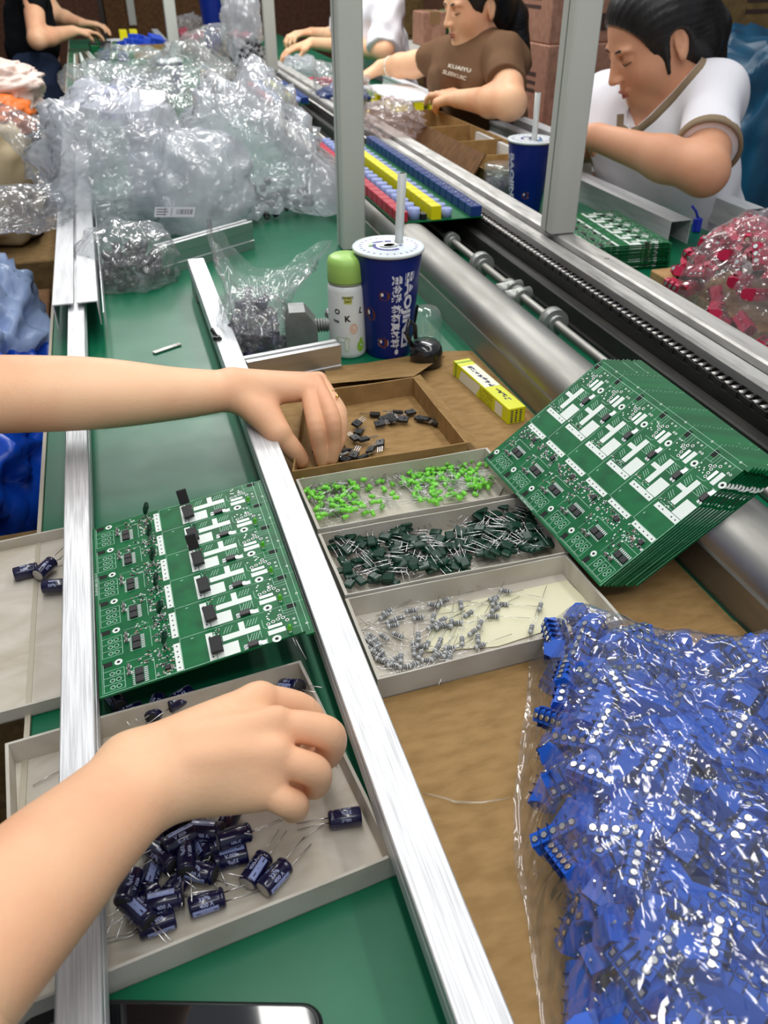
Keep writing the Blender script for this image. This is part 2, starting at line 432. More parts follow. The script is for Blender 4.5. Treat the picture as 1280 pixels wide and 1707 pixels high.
# ------------------------------------------------------------------ long green bench
EDGE = mat('beige_bench_trim', srgb(176, 168, 150), rough=.5)
bench = empty('workbench', (.5, 3, -.75), label='long workbench with a glossy green top running under the whole line', cat='workbench')
bo = Vector((.5, 3, -.75))
def rel(mb, origin):
    mb.v = [tuple(Vector(v)-origin) for v in mb.v]; return mb
BX0, BX1 = -.128, 1.13
rel(MB().b2(BX0, BX1, -.25, 6.0, -.03, 0, bev=.001), bo).build('bench_top', M_green, bench)
tag(rel(MB().b2(BX0-.004, BX0, -.25, 6.0, -.034, .003), bo).build('edge_trim', EDGE, bench), 'narrow beige edge strip')
for x in (0.0, 1.06):
    for y in (0.0, 1.8, 3.6, 5.7):
        rel(MB().b2(x-.025, x+.025, y-.025, y+.025, -.75, -.03), bo).build('leg', M_worn, bench)

# ------------------------------------------------------------------ aluminium rails of the assembly slide
def rail_profile(w_, z0, z1, slot=True):
    """closed section of a slotted aluminium bar, widest at the top"""
    return [(-w_/2, z0), (w_/2, z0), (w_/2, z0+.012), (w_/2-.003, z0+.013), (w_/2-.003, z1-.009), (w_/2, z1-.008), (w_/2, z1-.0008), (w_/2-.0008, z1),
            (-w_/2+.0008, z1), (-w_/2, z1-.0008), (-w_/2, z1-.008), (-w_/2+.003, z1-.009), (-w_/2+.003, z0+.013), (-w_/2, z0+.012)]
def bar(name, label, xc, y0, y1, z0, z1, w_=.027, group=None, m=None):
    e = empty(name, (xc, y0, z0), label=label, cat='rail', group=group)
    mb = MB().prism(rail_profile(w_, 0, z1-z0), 0, y1-y0)
    mb.build('bar', m or M_alu, e)
    return e
RZ0, RZ1 = .028, .05
left_rail = bar('aluminium_rail', 'long bright aluminium rail at the left, under both forearms', -.0852, -.12, 3.4, RZ0, RZ1, .0225)
mid_rail = bar('aluminium_rail', 'bright aluminium rail between the circuit board and the parts trays', .1045, -.12, 1.415, RZ0, RZ1)
# packers the rails stand on
for e, x, ys in ((left_rail, -.0845, (.02, .60, 1.05, 1.6, 2.4, 3.2)), (mid_rail, .1045, (-.05, .60, 1.0, 1.38))):
    for y in ys:
        MB().b2(-.012, .012, y-.03+.12, y+.03+.12, -RZ0, 0).build('foot', M_worn, e)
# screw lying head down on the middle rail
sp = at(362, 566, RZ1)
e = empty('bolt', sp, (0, 0, .25), 'small black hex bolt standing on the end of the middle rail', 'bolt')
MB().revolve([(0, 0), (.0058, 0), (.0065, .001), (.0065, .0015), (0, .0015)], 16).revolve([(0, .0015), (.0048, .0015), (.0048, .005), (0, .005)], 6, smooth=False).build('bolt_head', M_blackplastic, e)
mb = MB(); mb.cyl((0, 0, .004), (.001, .017, .009), .0019, n=10)
for i in range(9): mb.cyl((0, .0015*i+.003, .004+i*.00045), (0, .0015*i+.0036, .004+i*.00045), .0024, n=10)
mb.build('bolt_shank', M_blackplastic, e)
# wide open channel slid over the left rail
def channel(name, label, p0, p1, w_, h, t=.0018, m=None, gap=.0, up=False):
    """inverted U from p0 to p1 (base centre points)"""
    p0 = Vector(p0); p1 = Vector(p1); d = p1-p0; L = d.length
    e = empty(name, p0, label=label, cat='channel'); e.rotation_euler = (0, 0, math.atan2(-d.x, d.y))
    mb = MB()
    if gap:
        mb.b2(-w_/2, -gap/2, 0, L, h-t, h); mb.b2(gap/2, w_/2, 0, L, h-t, h)
    else: mb.b2(-w_/2, w_/2, 0, L, h-t, h)
    mb.b2(-w_/2, -w_/2+t, 0, L, 0, h-t); mb.b2(w_/2-t, w_/2, 0, L, 0, h-t)
    mb.build('channel_section', m or M_worn, e)
    return e
ch = channel('aluminium_channel', 'wide inverted aluminium channel covering the far part of the left rail', (-.085, 1.235, .022), (-.087, 2.9, .022), .062, .036, gap=.005, m=M_satin)
mb = MB().b2(.036, .0375, -.02, .6, 0, .025); mb.build('side_lip', M_alu, ch)
# cross bars on the bench
def cross_bar(label, a, b, z1, w_=.022, z0=0.0, m=None, n=1):
    a = Vector(a); b = Vector(b); d = b-a
    e = empty('aluminium_cross_bar', (a.x, a.y, z0), (0, 0, math.atan2(-d.x, d.y)), label, 'bar')
    h = z1-z0
    poly = [(-w_/2, 0), (w_/2, 0), (w_/2, h*.30), (w_/2-.002, h*.32), (w_/2-.002, h*.66), (w_/2, h*.68), (w_/2, h), (w_/2-.008, h), (w_/2-.008, h-.0025), (-w_/2+.008, h-.0025), (-w_/2+.008, h), (-w_/2, h),
            (-w_/2, h*.68), (-w_/2+.002, h*.66), (-w_/2+.002, h*.32), (-w_/2, h*.30)]
    MB().prism(poly, 0, d.length).build('bar', m or M_alux, e)
    return e
a = at(400, 606, .04); b = at(567, 578, .04)
cross_bar('short grooved aluminium bar in front of the clamp, its end against the white bottle', (.120, a.y+.006), (b.x, b.y+.012), .042, .022)
a = at(262, 415, .045); b = at(415, 372, .045)
cross_bar('pale aluminium bar lying across the bench under the heap of clear bags', (a.x, a.y), (b.x, b.y), .05, .022)
a = at(300, 683, 0)
o = MB().b2(-.066, .088, a.y-.004, a.y+.004, .0, .012).build('separator_strip', M_worn, auto=True)
tag(o, 'thin grey strip lying across the bench just under the upper forearm', 'strip')
# flat strip offcut and dark cable behind the upper forearm
p = at(282, 580, .002); q = at(305, 571, .002); d = (q-p); 
o = MB().box((0, 0, .001), (.045, .008, .0015)).build('metal_strip', M_worn, loc=(p.x-.003, p.y, .001)); o.rotation_euler[2] = .5
tag(o, 'little grey metal offcut lying on the green bench behind the forearm', 'strip')
mb = MB(); pts = []
for i in range(15):
    t = i/14; pts.append((-.066+t*.155, 1.035+.022*math.sin(t*3.1)-.015*t, .004))
o = mb.tube(pts, .0028, 8).build('black_cable', M_black, auto=True); tag(o, 'thin black cable lying across the bench behind the upper forearm', 'cable')

# clamp with threaded rod
cp = Vector((.212, 1.10, 0))
e = empty('clamp', cp, (0, 0, -.15), 'cast grey clamp block with a horizontal threaded rod, beside the bag of dark capacitors', 'clamp')
M_cast = mat('cast_grey_metal', (.38, .39, .38, 1), rough=.45, metal=.8, noise_amt=.2, noise_scale=60, bump=.2)
mb = MB(); mb.prism([(-.02, 0), (.02, 0), (.024, .012), (.024, .045), (.008, .066), (-.014, .066), (-.02, .05)], -.016, .022); mb.build('block', M_cast, e)
mb = MB(); mb.cyl((.02, .004, .038), (.078, .004, .038), .0075, n=16)
for i in range(15): mb.cyl((.022+i*.0038, .004, .038), (.0242+i*.0038, .004, .038), .0098, n=16)
mb.build('threaded_rod', M_cast, e)
MB().b2(.038, .062, .02, .034, .040, .052, bev=.003).build('wing_nut', M_cast, e)
MB().cyl((.018, -.0165, .012), (.018, -.019, .012), .003, n=10).build('screw', M_blackplastic, e)

# ------------------------------------------------------------------ conveyor
cv = empty('conveyor', (.58, 0, 0), label='steel conveyor with round side tube, drive shaft and roller chain along the bench', cat='conveyor')
co = Vector((.58, 0, 0)); CY0, CY1 = -.1, 5.95
# side tube: flattened round steel section
prof = []
for i in range(28):
    a = 2*PI*i/28; x = math.cos(a); z = math.sin(a)
    px = .4875+.0365*(abs(x)**.85)*(1 if x > 0 else -1); pz = .040+.030*(abs(z)**.9)*(1 if z > 0 else -1)
    prof.append((px, pz))
rel(MB().prism(prof, CY0, CY1, smooth=True), co).build('side_tube', M_steel, cv)
rel(MB().b2(.449, .4535, CY0, CY1, 0, .036), co).build('side_plate', M_steel, cv)
rel(MB().b2(.4535, .462, CY0, CY1, 0.0, .02), co).build('plate_gap_filler', M_black, cv)
rel(MB().b2(.528, .531, CY0, CY1, .0, .034), co).build('tube_flange', M_steelflat, cv)
# shaft
rel(MB().cyl((.572, CY0, .030), (.572, CY1, .030), .0065, n=16), co).build('drive_shaft', M_steel, cv)
M_collar = mat('grey_cast_collar', (.42, .43, .40, 1), rough=.4, metal=.6, noise_amt=.2)
for (px, py, r) in ((930, 535, .020), (808, 440, .020), (760, 400, .015), (667, 330, .019)):
    c = at(px, py, .03); y = c.y*(.572/c.x) if c.x > .1 else c.y
    y = c.y
    rel(MB().cyl((.572, y-.008, .030), (.572, y+.008, .030), r, n=24).cyl((.572, y-.014, .030), (.572, y+.014, .030), r*.62, n=20), co).build('collar', M_collar, cv)
    rel(MB().b2(.566, .578, y-.006, y+.006, 0, .02), co).build('bearing_foot', M_blackgreasy, cv)
for (px, py) in ((838, 482), (868, 492)):
    c = at(px, py, .03)
    mb = MB().cyl((.545, c.y, .028), (.590, c.y+.004, .030), .011, n=14).cyl((.572, c.y-.012, .030), (.572, c.y+.012, .030), .0125, n=16)
    rel(mb, co).build('coupling', M_collar, cv)
# chain guide and chain
rel(MB().b2(.604, .622, CY0, CY1, 0, .048, bev=.002).b2(.622, .668, CY0, CY1, 0, .0625).b2(.598, .604, CY0, CY1, .0, .022), co).build('chain_guide', M_blackgreasy, cv)
rel(MB().b2(.596, .60, .1, .95, 0, .012), co).build('guide_skirt', M_blackgreasy, cv)
mb = MB(); m2 = MB(); y = CY0+.2; k = 0; PIT = .0127
while y < 4.3:
    m2.cyl((.6270, y, .0665), (.6390, y, .0665), .0034, n=8)
    xo = .0 if k % 2 == 0 else .0014
    mb.b2(.6245-xo, .6262-xo, y-.002, y+PIT+.002, .0632, .0694).b2(.6398+xo, .6415+xo, y-.002, y+PIT+.002, .0632, .0694)
    y += PIT; k += 1
M_chain = mat('oiled_chain_steel', (.34, .33, .31, 1), rough=.28, metal=1)
rel(mb, co).build('chain_links', M_blackgreasy, cv)
rel(m2, co).build('chain_rollers', M_chain, cv)
# chain rail (aluminium, stepped)
rp = [(.668, 0), (.668, .060), (.672, .066), (.690, .066), (.692, .063), (.696, .063), (.698, .072), (.702, .074), (.730, .074), (.734, .070), (.734, 0)]
rel(MB().prism(rp, CY0, CY1), co).build('chain_rail', M_worn, cv)
rel(MB().b2(.692, .696, CY0, CY1, .0632, .0640), co).build('rail_groove', M_black, cv)
for y in (.75, 1.15, 2.0): rel(MB().cyl((.716, y, .074), (.716, y, .0752), .004, n=10), co).build('rail_screw', M_worn, cv)

# ------------------------------------------------------------------ posts
def post(x, y, z0, label, w_=.045, top=1.3):
    e = empty('support_post', (x, y, z0), label=label, cat='post')
    MB().b2(-w_/2, w_/2, -w_/2, w_/2, 0, top-z0, bev=.003).build('post_shaft', M_post, e)
    MB().b2(-w_/2-.0006, w_/2+.0006, -.0012, .0012, 0, top-z0).build('seam', mat('post_seam', srgb(120, 124, 118), rough=.5), e)
    return e
p = at(927, 392, .074); post(p.x+.012, p.y+.02, .074, 'grey square post nearest the woman in the white T-shirt')
p = at(586, 420, 0); post(p.x+.008, p.y+.03, 0, 'tall grey square post rising behind the white bottle and the tall cup')
p = at(454, 118, .074); post(p.x, p.y, .074, 'grey post on the far chain rail, right of the clear bag', w_=.040)
p = at(292, 92, .0); post(p.x, p.y, 0, 'far grey post left of the blue cup, rising out of the clear bags', w_=.055, top=1.2)
p = at(222, 42, .0); post(p.x, p.y, 0, 'farthest and smallest grey post, by the yellow parts', w_=.05, top=1.0)
# ------------------------------------------------------------------ cartons and sacks behind
TAPE = mat('brown_parcel_tape', srgb(150, 118, 84), rough=.35)
PRN = mat('carton_print', srgb(70, 50, 44), rough=.8)
GRNP = mat('carton_print_green', srgb(60, 120, 70), rough=.8)
def carton(c, d, rz, m, label, group='stacked cartons behind the line', marks=(), open_top=False, name='cardboard_carton', col=PRN):
    e = empty(name, c, (0, 0, rz), label, 'box', group)
    x, y, z = d
    if open_top:
        t = .005
        mb = MB().b2(-x/2, x/2, -y/2, y/2, 0, t).b2(-x/2, -x/2+t, -y/2, y/2, t, z).b2(x/2-t, x/2, -y/2, y/2, t, z).b2(-x/2+t, x/2-t, -y/2, -y/2+t, t, z).b2(-x/2+t, x/2-t, y/2-t, y/2, t, z)
        mb.build('carton_body', m, e)
        MB().box((0, -y/2-.03, z-.01), (x-.01, .07, .004), rotm(.5)).build('flap', m, e)
        MB().box((-x/2-.02, 0, z-.02), (.07, y-.01, .004), rotm(0, -.9)).build('flap', m, e)
    else:
        MB().b2(-x/2, x/2, -y/2, y/2, 0, z, bev=.004).build('carton_body', m, e)
        MB().b2(-.025, .025, -y/2-.0006, y/2+.0006, z-.05, z+.0008).build('tape', TAPE, e)
        mb = MB()
        for (u, v, w_, h) in marks:
            mb.b2(-x/2+u*x, -x/2+(u+w_)*x, -y/2-.0015, -y/2, v*z, (v+h)*z)
            mb.b2(-x/2-.0015, -x/2, -y/2+u*y, -y/2+(u+w_)*y, v*z, (v+h)*z)
        if marks: mb.build('print', col, e)
    return e
mk = ((.2, .6, .5, .05), (.2, .5, .35, .04), (.2, .4, .42, .04), (.7, .15, .15, .2))
random.seed(5)
# behind the brown T-shirt
def colstack(px, py, Y, zt, d, m, n, lab, rz=.1, marks=mk, col=PRN, z0=-.75):
    p = atY(px, py, Y)
    for i in range(n):
        z = z0+i*d[2]
        if z+d[2] > zt+.01 and i: break
        carton((p.x+random.uniform(-.01, .01), Y+random.uniform(-.01, .01), z), d, rz+random.uniform(-.06, .06), m, lab(i), marks=marks, col=col)
colstack(865, 60, 3.35, .8, (.36, .36, .26), M_cardp, 6, lambda i: 'pinkish carton stacked behind the woman in brown, %s from the floor' % ('lowest', 'second', 'third', 'fourth', 'fifth', 'sixth')[i])
colstack(925, 60, 2.94, .8, (.26, .34, .24), M_cardp, 6, lambda i: 'small printed carton stacked beside the near grey post, %s from the floor' % ('lowest', 'second', 'third', 'fourth', 'fifth', 'sixth')[i])
carton((atY(905, 200, 2.75).x+.03, 2.75, -.75), (.26, .26, .70), .1, M_cardp, 'tall pinkish carton with a green print behind the brown sleeve', marks=((.1, .75, .35, .2), (.1, .45, .35, .2)), col=GRNP, group='tall cartons')
M_dk = board_mat('deep_brown_cardboard', srgb(104, 72, 56), srgb(84, 58, 46))  # deep brown board of the background cartons
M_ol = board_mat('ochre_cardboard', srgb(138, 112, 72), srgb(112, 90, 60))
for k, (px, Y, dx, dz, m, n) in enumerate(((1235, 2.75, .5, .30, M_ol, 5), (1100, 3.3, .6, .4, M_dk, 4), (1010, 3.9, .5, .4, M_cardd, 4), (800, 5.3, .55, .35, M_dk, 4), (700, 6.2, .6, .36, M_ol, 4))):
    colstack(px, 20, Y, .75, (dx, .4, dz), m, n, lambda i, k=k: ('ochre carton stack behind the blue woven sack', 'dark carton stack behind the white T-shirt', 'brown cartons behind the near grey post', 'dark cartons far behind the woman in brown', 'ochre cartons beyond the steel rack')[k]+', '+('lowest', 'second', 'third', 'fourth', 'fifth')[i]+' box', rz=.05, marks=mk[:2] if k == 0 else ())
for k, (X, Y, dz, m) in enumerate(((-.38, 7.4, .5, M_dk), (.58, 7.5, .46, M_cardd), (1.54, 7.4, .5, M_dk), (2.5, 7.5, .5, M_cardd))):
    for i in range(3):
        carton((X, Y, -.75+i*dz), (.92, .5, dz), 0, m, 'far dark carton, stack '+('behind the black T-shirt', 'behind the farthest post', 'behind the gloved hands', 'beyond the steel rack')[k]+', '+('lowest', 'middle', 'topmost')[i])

# steel rack beyond the woman in brown
p = atY(668, 30, 4.3)
e = empty('steel_rack', (p.x+.2, 4.4, -.75), (0, 0, .1), 'grey steel rack with dark shelves standing beyond the woman in brown', 'rack')
for x in (-.28, .28):
    for y in (-.2, .2): MB().b2(x-.015, x+.015, y-.015, y+.015, 0, .80).build('upright', M_post, e)
for z in (.3, .79): MB().b2(-.30, .30, -.22, .22, z, z+.03).build('shelf', M_post, e)
for i in range(3):
    carton((p.x+.03+i*.18, 4.36, -.75+.33), (.15, .2, .2), 0, (M_dk, M_ol, mat('navy_crate', srgb(30, 40, 90)))[i], ('dark box', 'ochre box', 'navy box')[i]+' on the lower shelf of the steel rack', group='boxes on the steel rack', name='storage_box')
carton((p.x+.17, 4.38, .07), (.12, .15, .14), 0, M_cardp, 'pink box standing on top of the steel rack', group='boxes on the steel rack', name='storage_box')
carton((p.x+.28, 4.38, .07), (.07, .15, .14), 0, GRNP, 'green box standing on top of the steel rack', group='boxes on the steel rack', name='storage_box')

# crumpled sack helper
def lump(name, label, cat, c, r, m, seed=0, amp=.12, sc_=3.0, ridge=0.0, parent=None, n=(56, 36), group=None, sq=2.6, flat=True, topspike=0):
    """a bulging sack / bag: superellipsoid with folds, standing on its base"""
    def fn(u, v):
        a = 2*PI*u; b = PI*(v-.5)
        def sp(t, e): return math.copysign(abs(t)**e, t)
        x = sp(math.cos(b), 2/sq)*sp(math.cos(a), 2/sq); y = sp(math.cos(b), 2/sq)*sp(math.sin(a), 2/sq); z = sp(math.sin(b), 2/sq)
        q = Vector((x, y, z))
        nz = noise.noise(q*sc_+Vector((seed*7.1, seed, 0)))+.5*noise.noise(q*sc_*2.3+Vector((seed, 0, seed*3)))
        rd = (1-abs(noise.noise(q*sc_*1.7+Vector((0, seed*5.3, 1)))*2))*ridge
        k = 1+amp*nz+rd*.15
        z2 = z*k
        if flat and z2 < -.85: z2 = -.85
        return (x*k*r[0], y*k*r[1], (z2+.85)*r[2])
    mb = MB().grid(fn, n[0], n[1], closeu=True)
    o = mb.build(name, m, parent, loc=c)
    return tag(o, label, cat, group)
M_bluesack = mat('blue_woven_sack', srgb(14, 74, 104), rough=.42, noise_amt=1, noise_col=srgb(8, 52, 78), noise_scale=9, bump=1, bump_scale=14)
p = atY(1245, 200, 2.2)
o = lump('woven_sack', 'large blue woven sack standing behind the woman in the white T-shirt', 'sack', (p.x+.12, 2.2, -.75), (.27, .25, .54), M_bluesack, 3, .05, 2.6, .5, sq=6.5, n=(90, 60))
M_sackhem = mat('white_hem', srgb(205, 215, 222), rough=.5)
p = atY(1262, 335, 1.75); 
carton((p.x+.07, 1.80, -.75), (.24, .3, .62), .3, M_ol, 'open ochre carton at the right edge, in front of the blue sack', open_top=True, group='open cartons')

# things on the floor left of the bench
M_pinkbag = mat('pale_pink_liner', srgb(232, 208, 196), rough=.4, noise_amt=.2, noise_scale=6, bump=.5, bump_scale=20, trans=.0)
M_orange = mat('orange_film', srgb(226, 112, 34), rough=.3, noise_amt=.3, noise_scale=10, bump=.5, bump_scale=25)
M_ltblue = mat('pale_blue_bag', srgb(164, 186, 226), rough=.28, noise_amt=.25, noise_scale=7, bump=.7, bump_scale=16)
M_cobalt = mat('cobalt_bag', srgb(14, 72, 186), rough=.3, noise_amt=.4, noise_scale=8, bump=.7, bump_scale=16)
carton((-.335, 1.22, -.75), (.36, .46, .585), .02, M_ol, 'open brown carton beside the bench, below the blue bags', open_top=True, group='open cartons')
lump('plastic_bag', 'shiny cobalt blue bag bulging out of the open carton left of the bench', 'bag', (-.33, 1.25, -.30), (.155, .20, .13), M_cobalt, 5, .16, 2.6, 1.2, sq=2.6, n=(80, 50))
lump('plastic_bag', 'pale blue crumpled bag at the left edge, behind the upper forearm', 'bag', (-.335, 1.66, -.34), (.15, .17, .18), M_ltblue, 8, .16, 2.4, 1.4, sq=2.3, n=(80, 50))
lump('plastic_bag', 'cobalt blue bag peeping out behind the pale blue bag, beside the bench', 'bag', (-.215, 1.60, -.30), (.07, .10, .09), M_cobalt, 9, .12, 2.4, .8, sq=2.6)
carton((-.46, 2.25, -.75), (.46, .5, .42), .0, M_cardd, 'dark brown carton on the floor left of the channel, in front of its stack', group='floor cartons')
carton((-.46, 2.95, -.75), (.50, .5, .44), .0, M_ol, 'ochre carton under the beige sack at the left edge', group='floor cartons')
lump('woven_sack', 'beige sack with black print at the left edge, below the orange film', 'sack', (-.50, 3.0, -.30), (.26, .22, .20), mat('beige_sack_mat', srgb(196, 176, 140), rough=.5, noise_amt=.35, noise_scale=6, bump=.6, bump_scale=16), 11, .12, 2.0, .5, sq=3)
lump('plastic_film', 'orange film lying over the beige sack at the left edge', 'film', (-.50, 3.12, -.03), (.27, .22, .07), M_orange, 12, .10, 2.5, .5, n=(90, 50), sq=3)
lump('plastic_film', 'pale pink liner heaped on top of the orange film at the left edge', 'film', (-.48, 3.30, .01), (.28, .22, .085), M_pinkbag, 14, .10, 3.2, .6, n=(90, 50), sq=3)
# ------------------------------------------------------------------ writing
def text_geo(body, size, bold=.0, align='LEFT', spacing=1.0, cuts=0):
    cu = bpy.data.curves.new('t', 'FONT'); cu.body = body; cu.size = size; cu.offset = bold*size; cu.align_x = align; cu.space_character = spacing
    cu.resolution_u = 2
    o = bpy.data.objects.new('t', cu); C.objects.link(o)
    dg = bpy.context.evaluated_depsgraph_get(); me = bpy.data.meshes.new_from_object(o.evaluated_get(dg))
    if cuts:            # extra cuts so that letters can bend round a cup
        bm = bmesh.new(); bm.from_mesh(me); ys = [v.co.y for v in bm.verts]; y0, y1 = min(ys), max(ys)
        for i in range(1, cuts): bmesh.ops.bisect_plane(bm, geom=bm.verts[:]+bm.edges[:]+bm.faces[:], plane_co=(0, y0+(y1-y0)*i/cuts, 0), plane_no=(0, 1, 0))
        bm.to_mesh(me); bm.free()
    vs = [tuple(v.co) for v in me.vertices]; fs = [tuple(p.vertices) for p in me.polygons]
    bpy.data.objects.remove(o); bpy.data.curves.remove(cu); bpy.data.meshes.remove(me)
    return vs, fs
def put_text(mb, body, size, fn, mi=0, **k):
    vs, fs = text_geo(body, size, **k)
    mb.add([fn(v[0], v[1]) for v in vs], fs, mi)

# ------------------------------------------------------------------ circuit board panels
def solder_mask():
    m = mat('green_solder_mask', srgb(2, 104, 56), rough=.42, spec=.3, noise_amt=1, noise_col=srgb(2, 84, 46), noise_scale=60)
    return m
M_mask = solder_mask()
M_silk = mat('white_silkscreen', srgb(226, 234, 228), rough=.5)
M_silkline = mat('pale_silkscreen_line', srgb(168, 214, 190), rough=.5)
M_pad = mat('tinned_pad', (.82, .82, .84, 1), rough=.35, metal=.7)
M_hole = mat('slot_dark', (.006, .008, .007, 1), rough=.8)
M_chip = mat('chip_black', (.03, .027, .03, 1), rough=.4)
M_smdgrey = mat('chip_resistor_grey', srgb(120, 118, 116), rough=.4)
M_tan = mat('chip_cap_tan', srgb(150, 128, 108), rough=.4)
mm = .001; PW, PH, PT = .160, .218, .0016; UH = PH/6
rnd = random.Random(11)
def unit_silk(mb, y0):
    z = PT+.00008; z2 = z+.00004
    def R(x0, x1, a, b, mi=0): mb.rect(x0*mm, x1*mm, y0+a*mm, y0+b*mm, z, mi)
    def Ln(p, q, w_=.35, mi=1): mb.line((p[0]*mm, y0+p[1]*mm), (q[0]*mm, y0+q[1]*mm), w_*mm, z2, mi)
    def Rg(c, r0, r1, mi=1): mb.ring((c[0]*mm, y0+c[1]*mm), r0*mm, r1*mm, z2, 12, mi)
    def Ds(c, r, mi=3): mb.disc((c[0]*mm, y0+c[1]*mm), r*mm, z2+.00003, 8, mi)
    # terminal outline
    for a in (3, 10.2, 17.5, 24.5): Ln((3.6, a), (19, a))
    Ln((3.6, 3), (3.6, 24.5)); Ln((19, 3), (19, 24.5)); Ln((3.6, 24.5), (3.6, 33))
    for k in range(3):
        for j in range(2):
            c = (10+j*4.6, 6.6+k*7); Rg(c, 1.5, 2.0); Ds(c, .8, 3)
            if j == 0: Ln((c[0]-1.8, c[1]), (c[0]+1.8, c[1])); Ln((c[0], c[1]-1.8), (c[0], c[1]+1.8))
    R(3.2, 10.6, 29, 34.2, 3); Rg((15.2, 31.4), 1.3, 3.1, 0); Ds((15.2, 31.4), 1.3, 3)
    # chip outlines and pads
    Ln((26, 2), (26, 20)); Ln((26, 20), (33, 20)); Ln((26, 2), (33, 2))
    for k in range(8): R(33.3, 36.2, 2.5+k*2.0, 3.5+k*2.0, 2); R(24.6, 26, 2.5+k*2.0, 3.5+k*2.0, 2)
    Ln((41.2, 1), (41.2, 24)); Ln((34, 24), (41.2, 24)); Ln((21, 28.5), (41, 28.5), .25)
    Rg((22.6, 22), 1.4, 2.1, 0); Rg((22.6, 16), 1.4, 2.1, 0)
    for _ in range(34):
        x = rnd.uniform(42, 55.5); y = rnd.uniform(1, 34); R(x, x+rnd.uniform(.8, 1.9), y, y+rnd.uniform(.7, 1.6), rnd.choice((0, 2, 2)))
    for _ in range(9):
        x = rnd.uniform(30, 40); y = rnd.uniform(21, 33); R(x, x+1.4, y, y+1.0, rnd.choice((0, 2)))
    # pin strips
    R(56.6, 61.6, 1.5, 31)
    for k in range(5): Ds((59.1, 4.5+k*5.8), .75)
    R(81.4, 86.8, 1, 31)
    for k in (4.5, 9.5, 21.5, 26.5): Ds((84.2, k), .75)
    Ln((62, 34.6), (96, 34.6), .4); Ln((62, 34.6), (62, 0), .3); Ln((70.3, 31.2), (72.5, 31.2), .7)
    for _ in range(10): x = rnd.uniform(87, 92); y = rnd.uniform(15, 34); R(x, x+.9, y, y+.9, 2)
    Ln((88.5, 14.5), (88.5, 30), .35); Ln((92, 14.5), (92, 24), .35)
    # bar with stem, big square pad
    R(93.5, 122.3, 17, 23); R(107, 111.5, 23, 32)
    R(87.3, 104.3, .5, 13.5)
    for k in range(4): Ln((112.5+k*2, 8), (115.5+k*2, 15.5), .4)
    Ln((112, 8), (112, 16)); Ln((121.8, 8), (121.8, 16))
    for k in range(4): Ln((112.5+k*2.3, 25), (115.5+k*2.3, 31.5), .4)
    for k in range(3): Ln((95+k*2.3, 25), (98+k*2.3, 31.5), .4)
    R(119, 124.5, 0.5, 4.6, 2)
    for k in (.8, 3.4): R(107.2, 110, k, k+1, 2)
    Ln((124.8, 26.5), (124.8, 18)); Ln((124.8, 18), (127, 15.5)); Ln((125, 0), (125, 6))
    # lamp corner
    R(127, 140.5, 7.4, 12.4); R(128, 139, 14.5, 17.5, 2); Rg((132, 1.8), 1.5, 3.6, 0); Ds((132, 1.8), 1.5, 3)
    for c in ((129, 20), (133, 21), (137, 22), (141, 22), (139, 25.5), (143.5, 18)): Rg(c, .9, 1.6, 0); Ds(c, .9)
    for c in ((143, 4.6), (143, 7.6)): Rg(c, .6, 1.2, 0)
    for _ in range(7): x = rnd.uniform(126, 141); y = rnd.uniform(24, 34); R(x, x+1.2, y, y+.9, 2)
    R(146.2, 153.4, 29.5, 34.8, 3)
    Ln((151.6, 0), (151.6, 36.3), .4); Ln((142, 26), (151.6, 26), .3); Ln((142, 29), (151.6, 29), .3); Ln((142, 23), (151.6, 23), .3)
    Ln((142, 26), (142, 36), .3); Ln((146, 8), (151, 8), .3)
    Ln((96, 34.9), (160, 34.9), .25)
    for c in ((148.5, 12), (148.5, 17)): Rg(c, .5, 1.1, 0)
def unit_smd(mb, y0):
    def B(x0, x1, a, b, h, mi): mb.b2(x0*mm, x1*mm, y0+a*mm, y0+b*mm, PT, PT+h*mm, mi)
    for _ in range(22):
        x = rnd.uniform(42, 54); y = rnd.uniform(2, 32); l = rnd.choice(((2.0, 1.2), (1.2, 2.0), (1.6, .8)))
        B(x, x+l[0], y, y+l[1], .7, rnd.choice((0, 0, 1, 2)))
        if l[0] > l[1]: B(x-.3, x, y, y+l[1], .6, 3); B(x+l[0], x+l[0]+.3, y, y+l[1], .6, 3)
        else: B(x, x+l[0], y-.3, y, .6, 3); B(x, x+l[0], y+l[1], y+l[1]+.3, .6, 3)
    for _ in range(6):
        x = rnd.uniform(27, 38); y = rnd.uniform(19, 32); B(x, x+1.8, y, y+1.1, .6, rnd.choice((0, 1, 2)))
    for _ in range(5):
        x = rnd.uniform(88, 93); y = rnd.uniform(15, 33); B(x, x+1.1, y, y+1.1, .6, rnd.choice((0, 1, 2)))
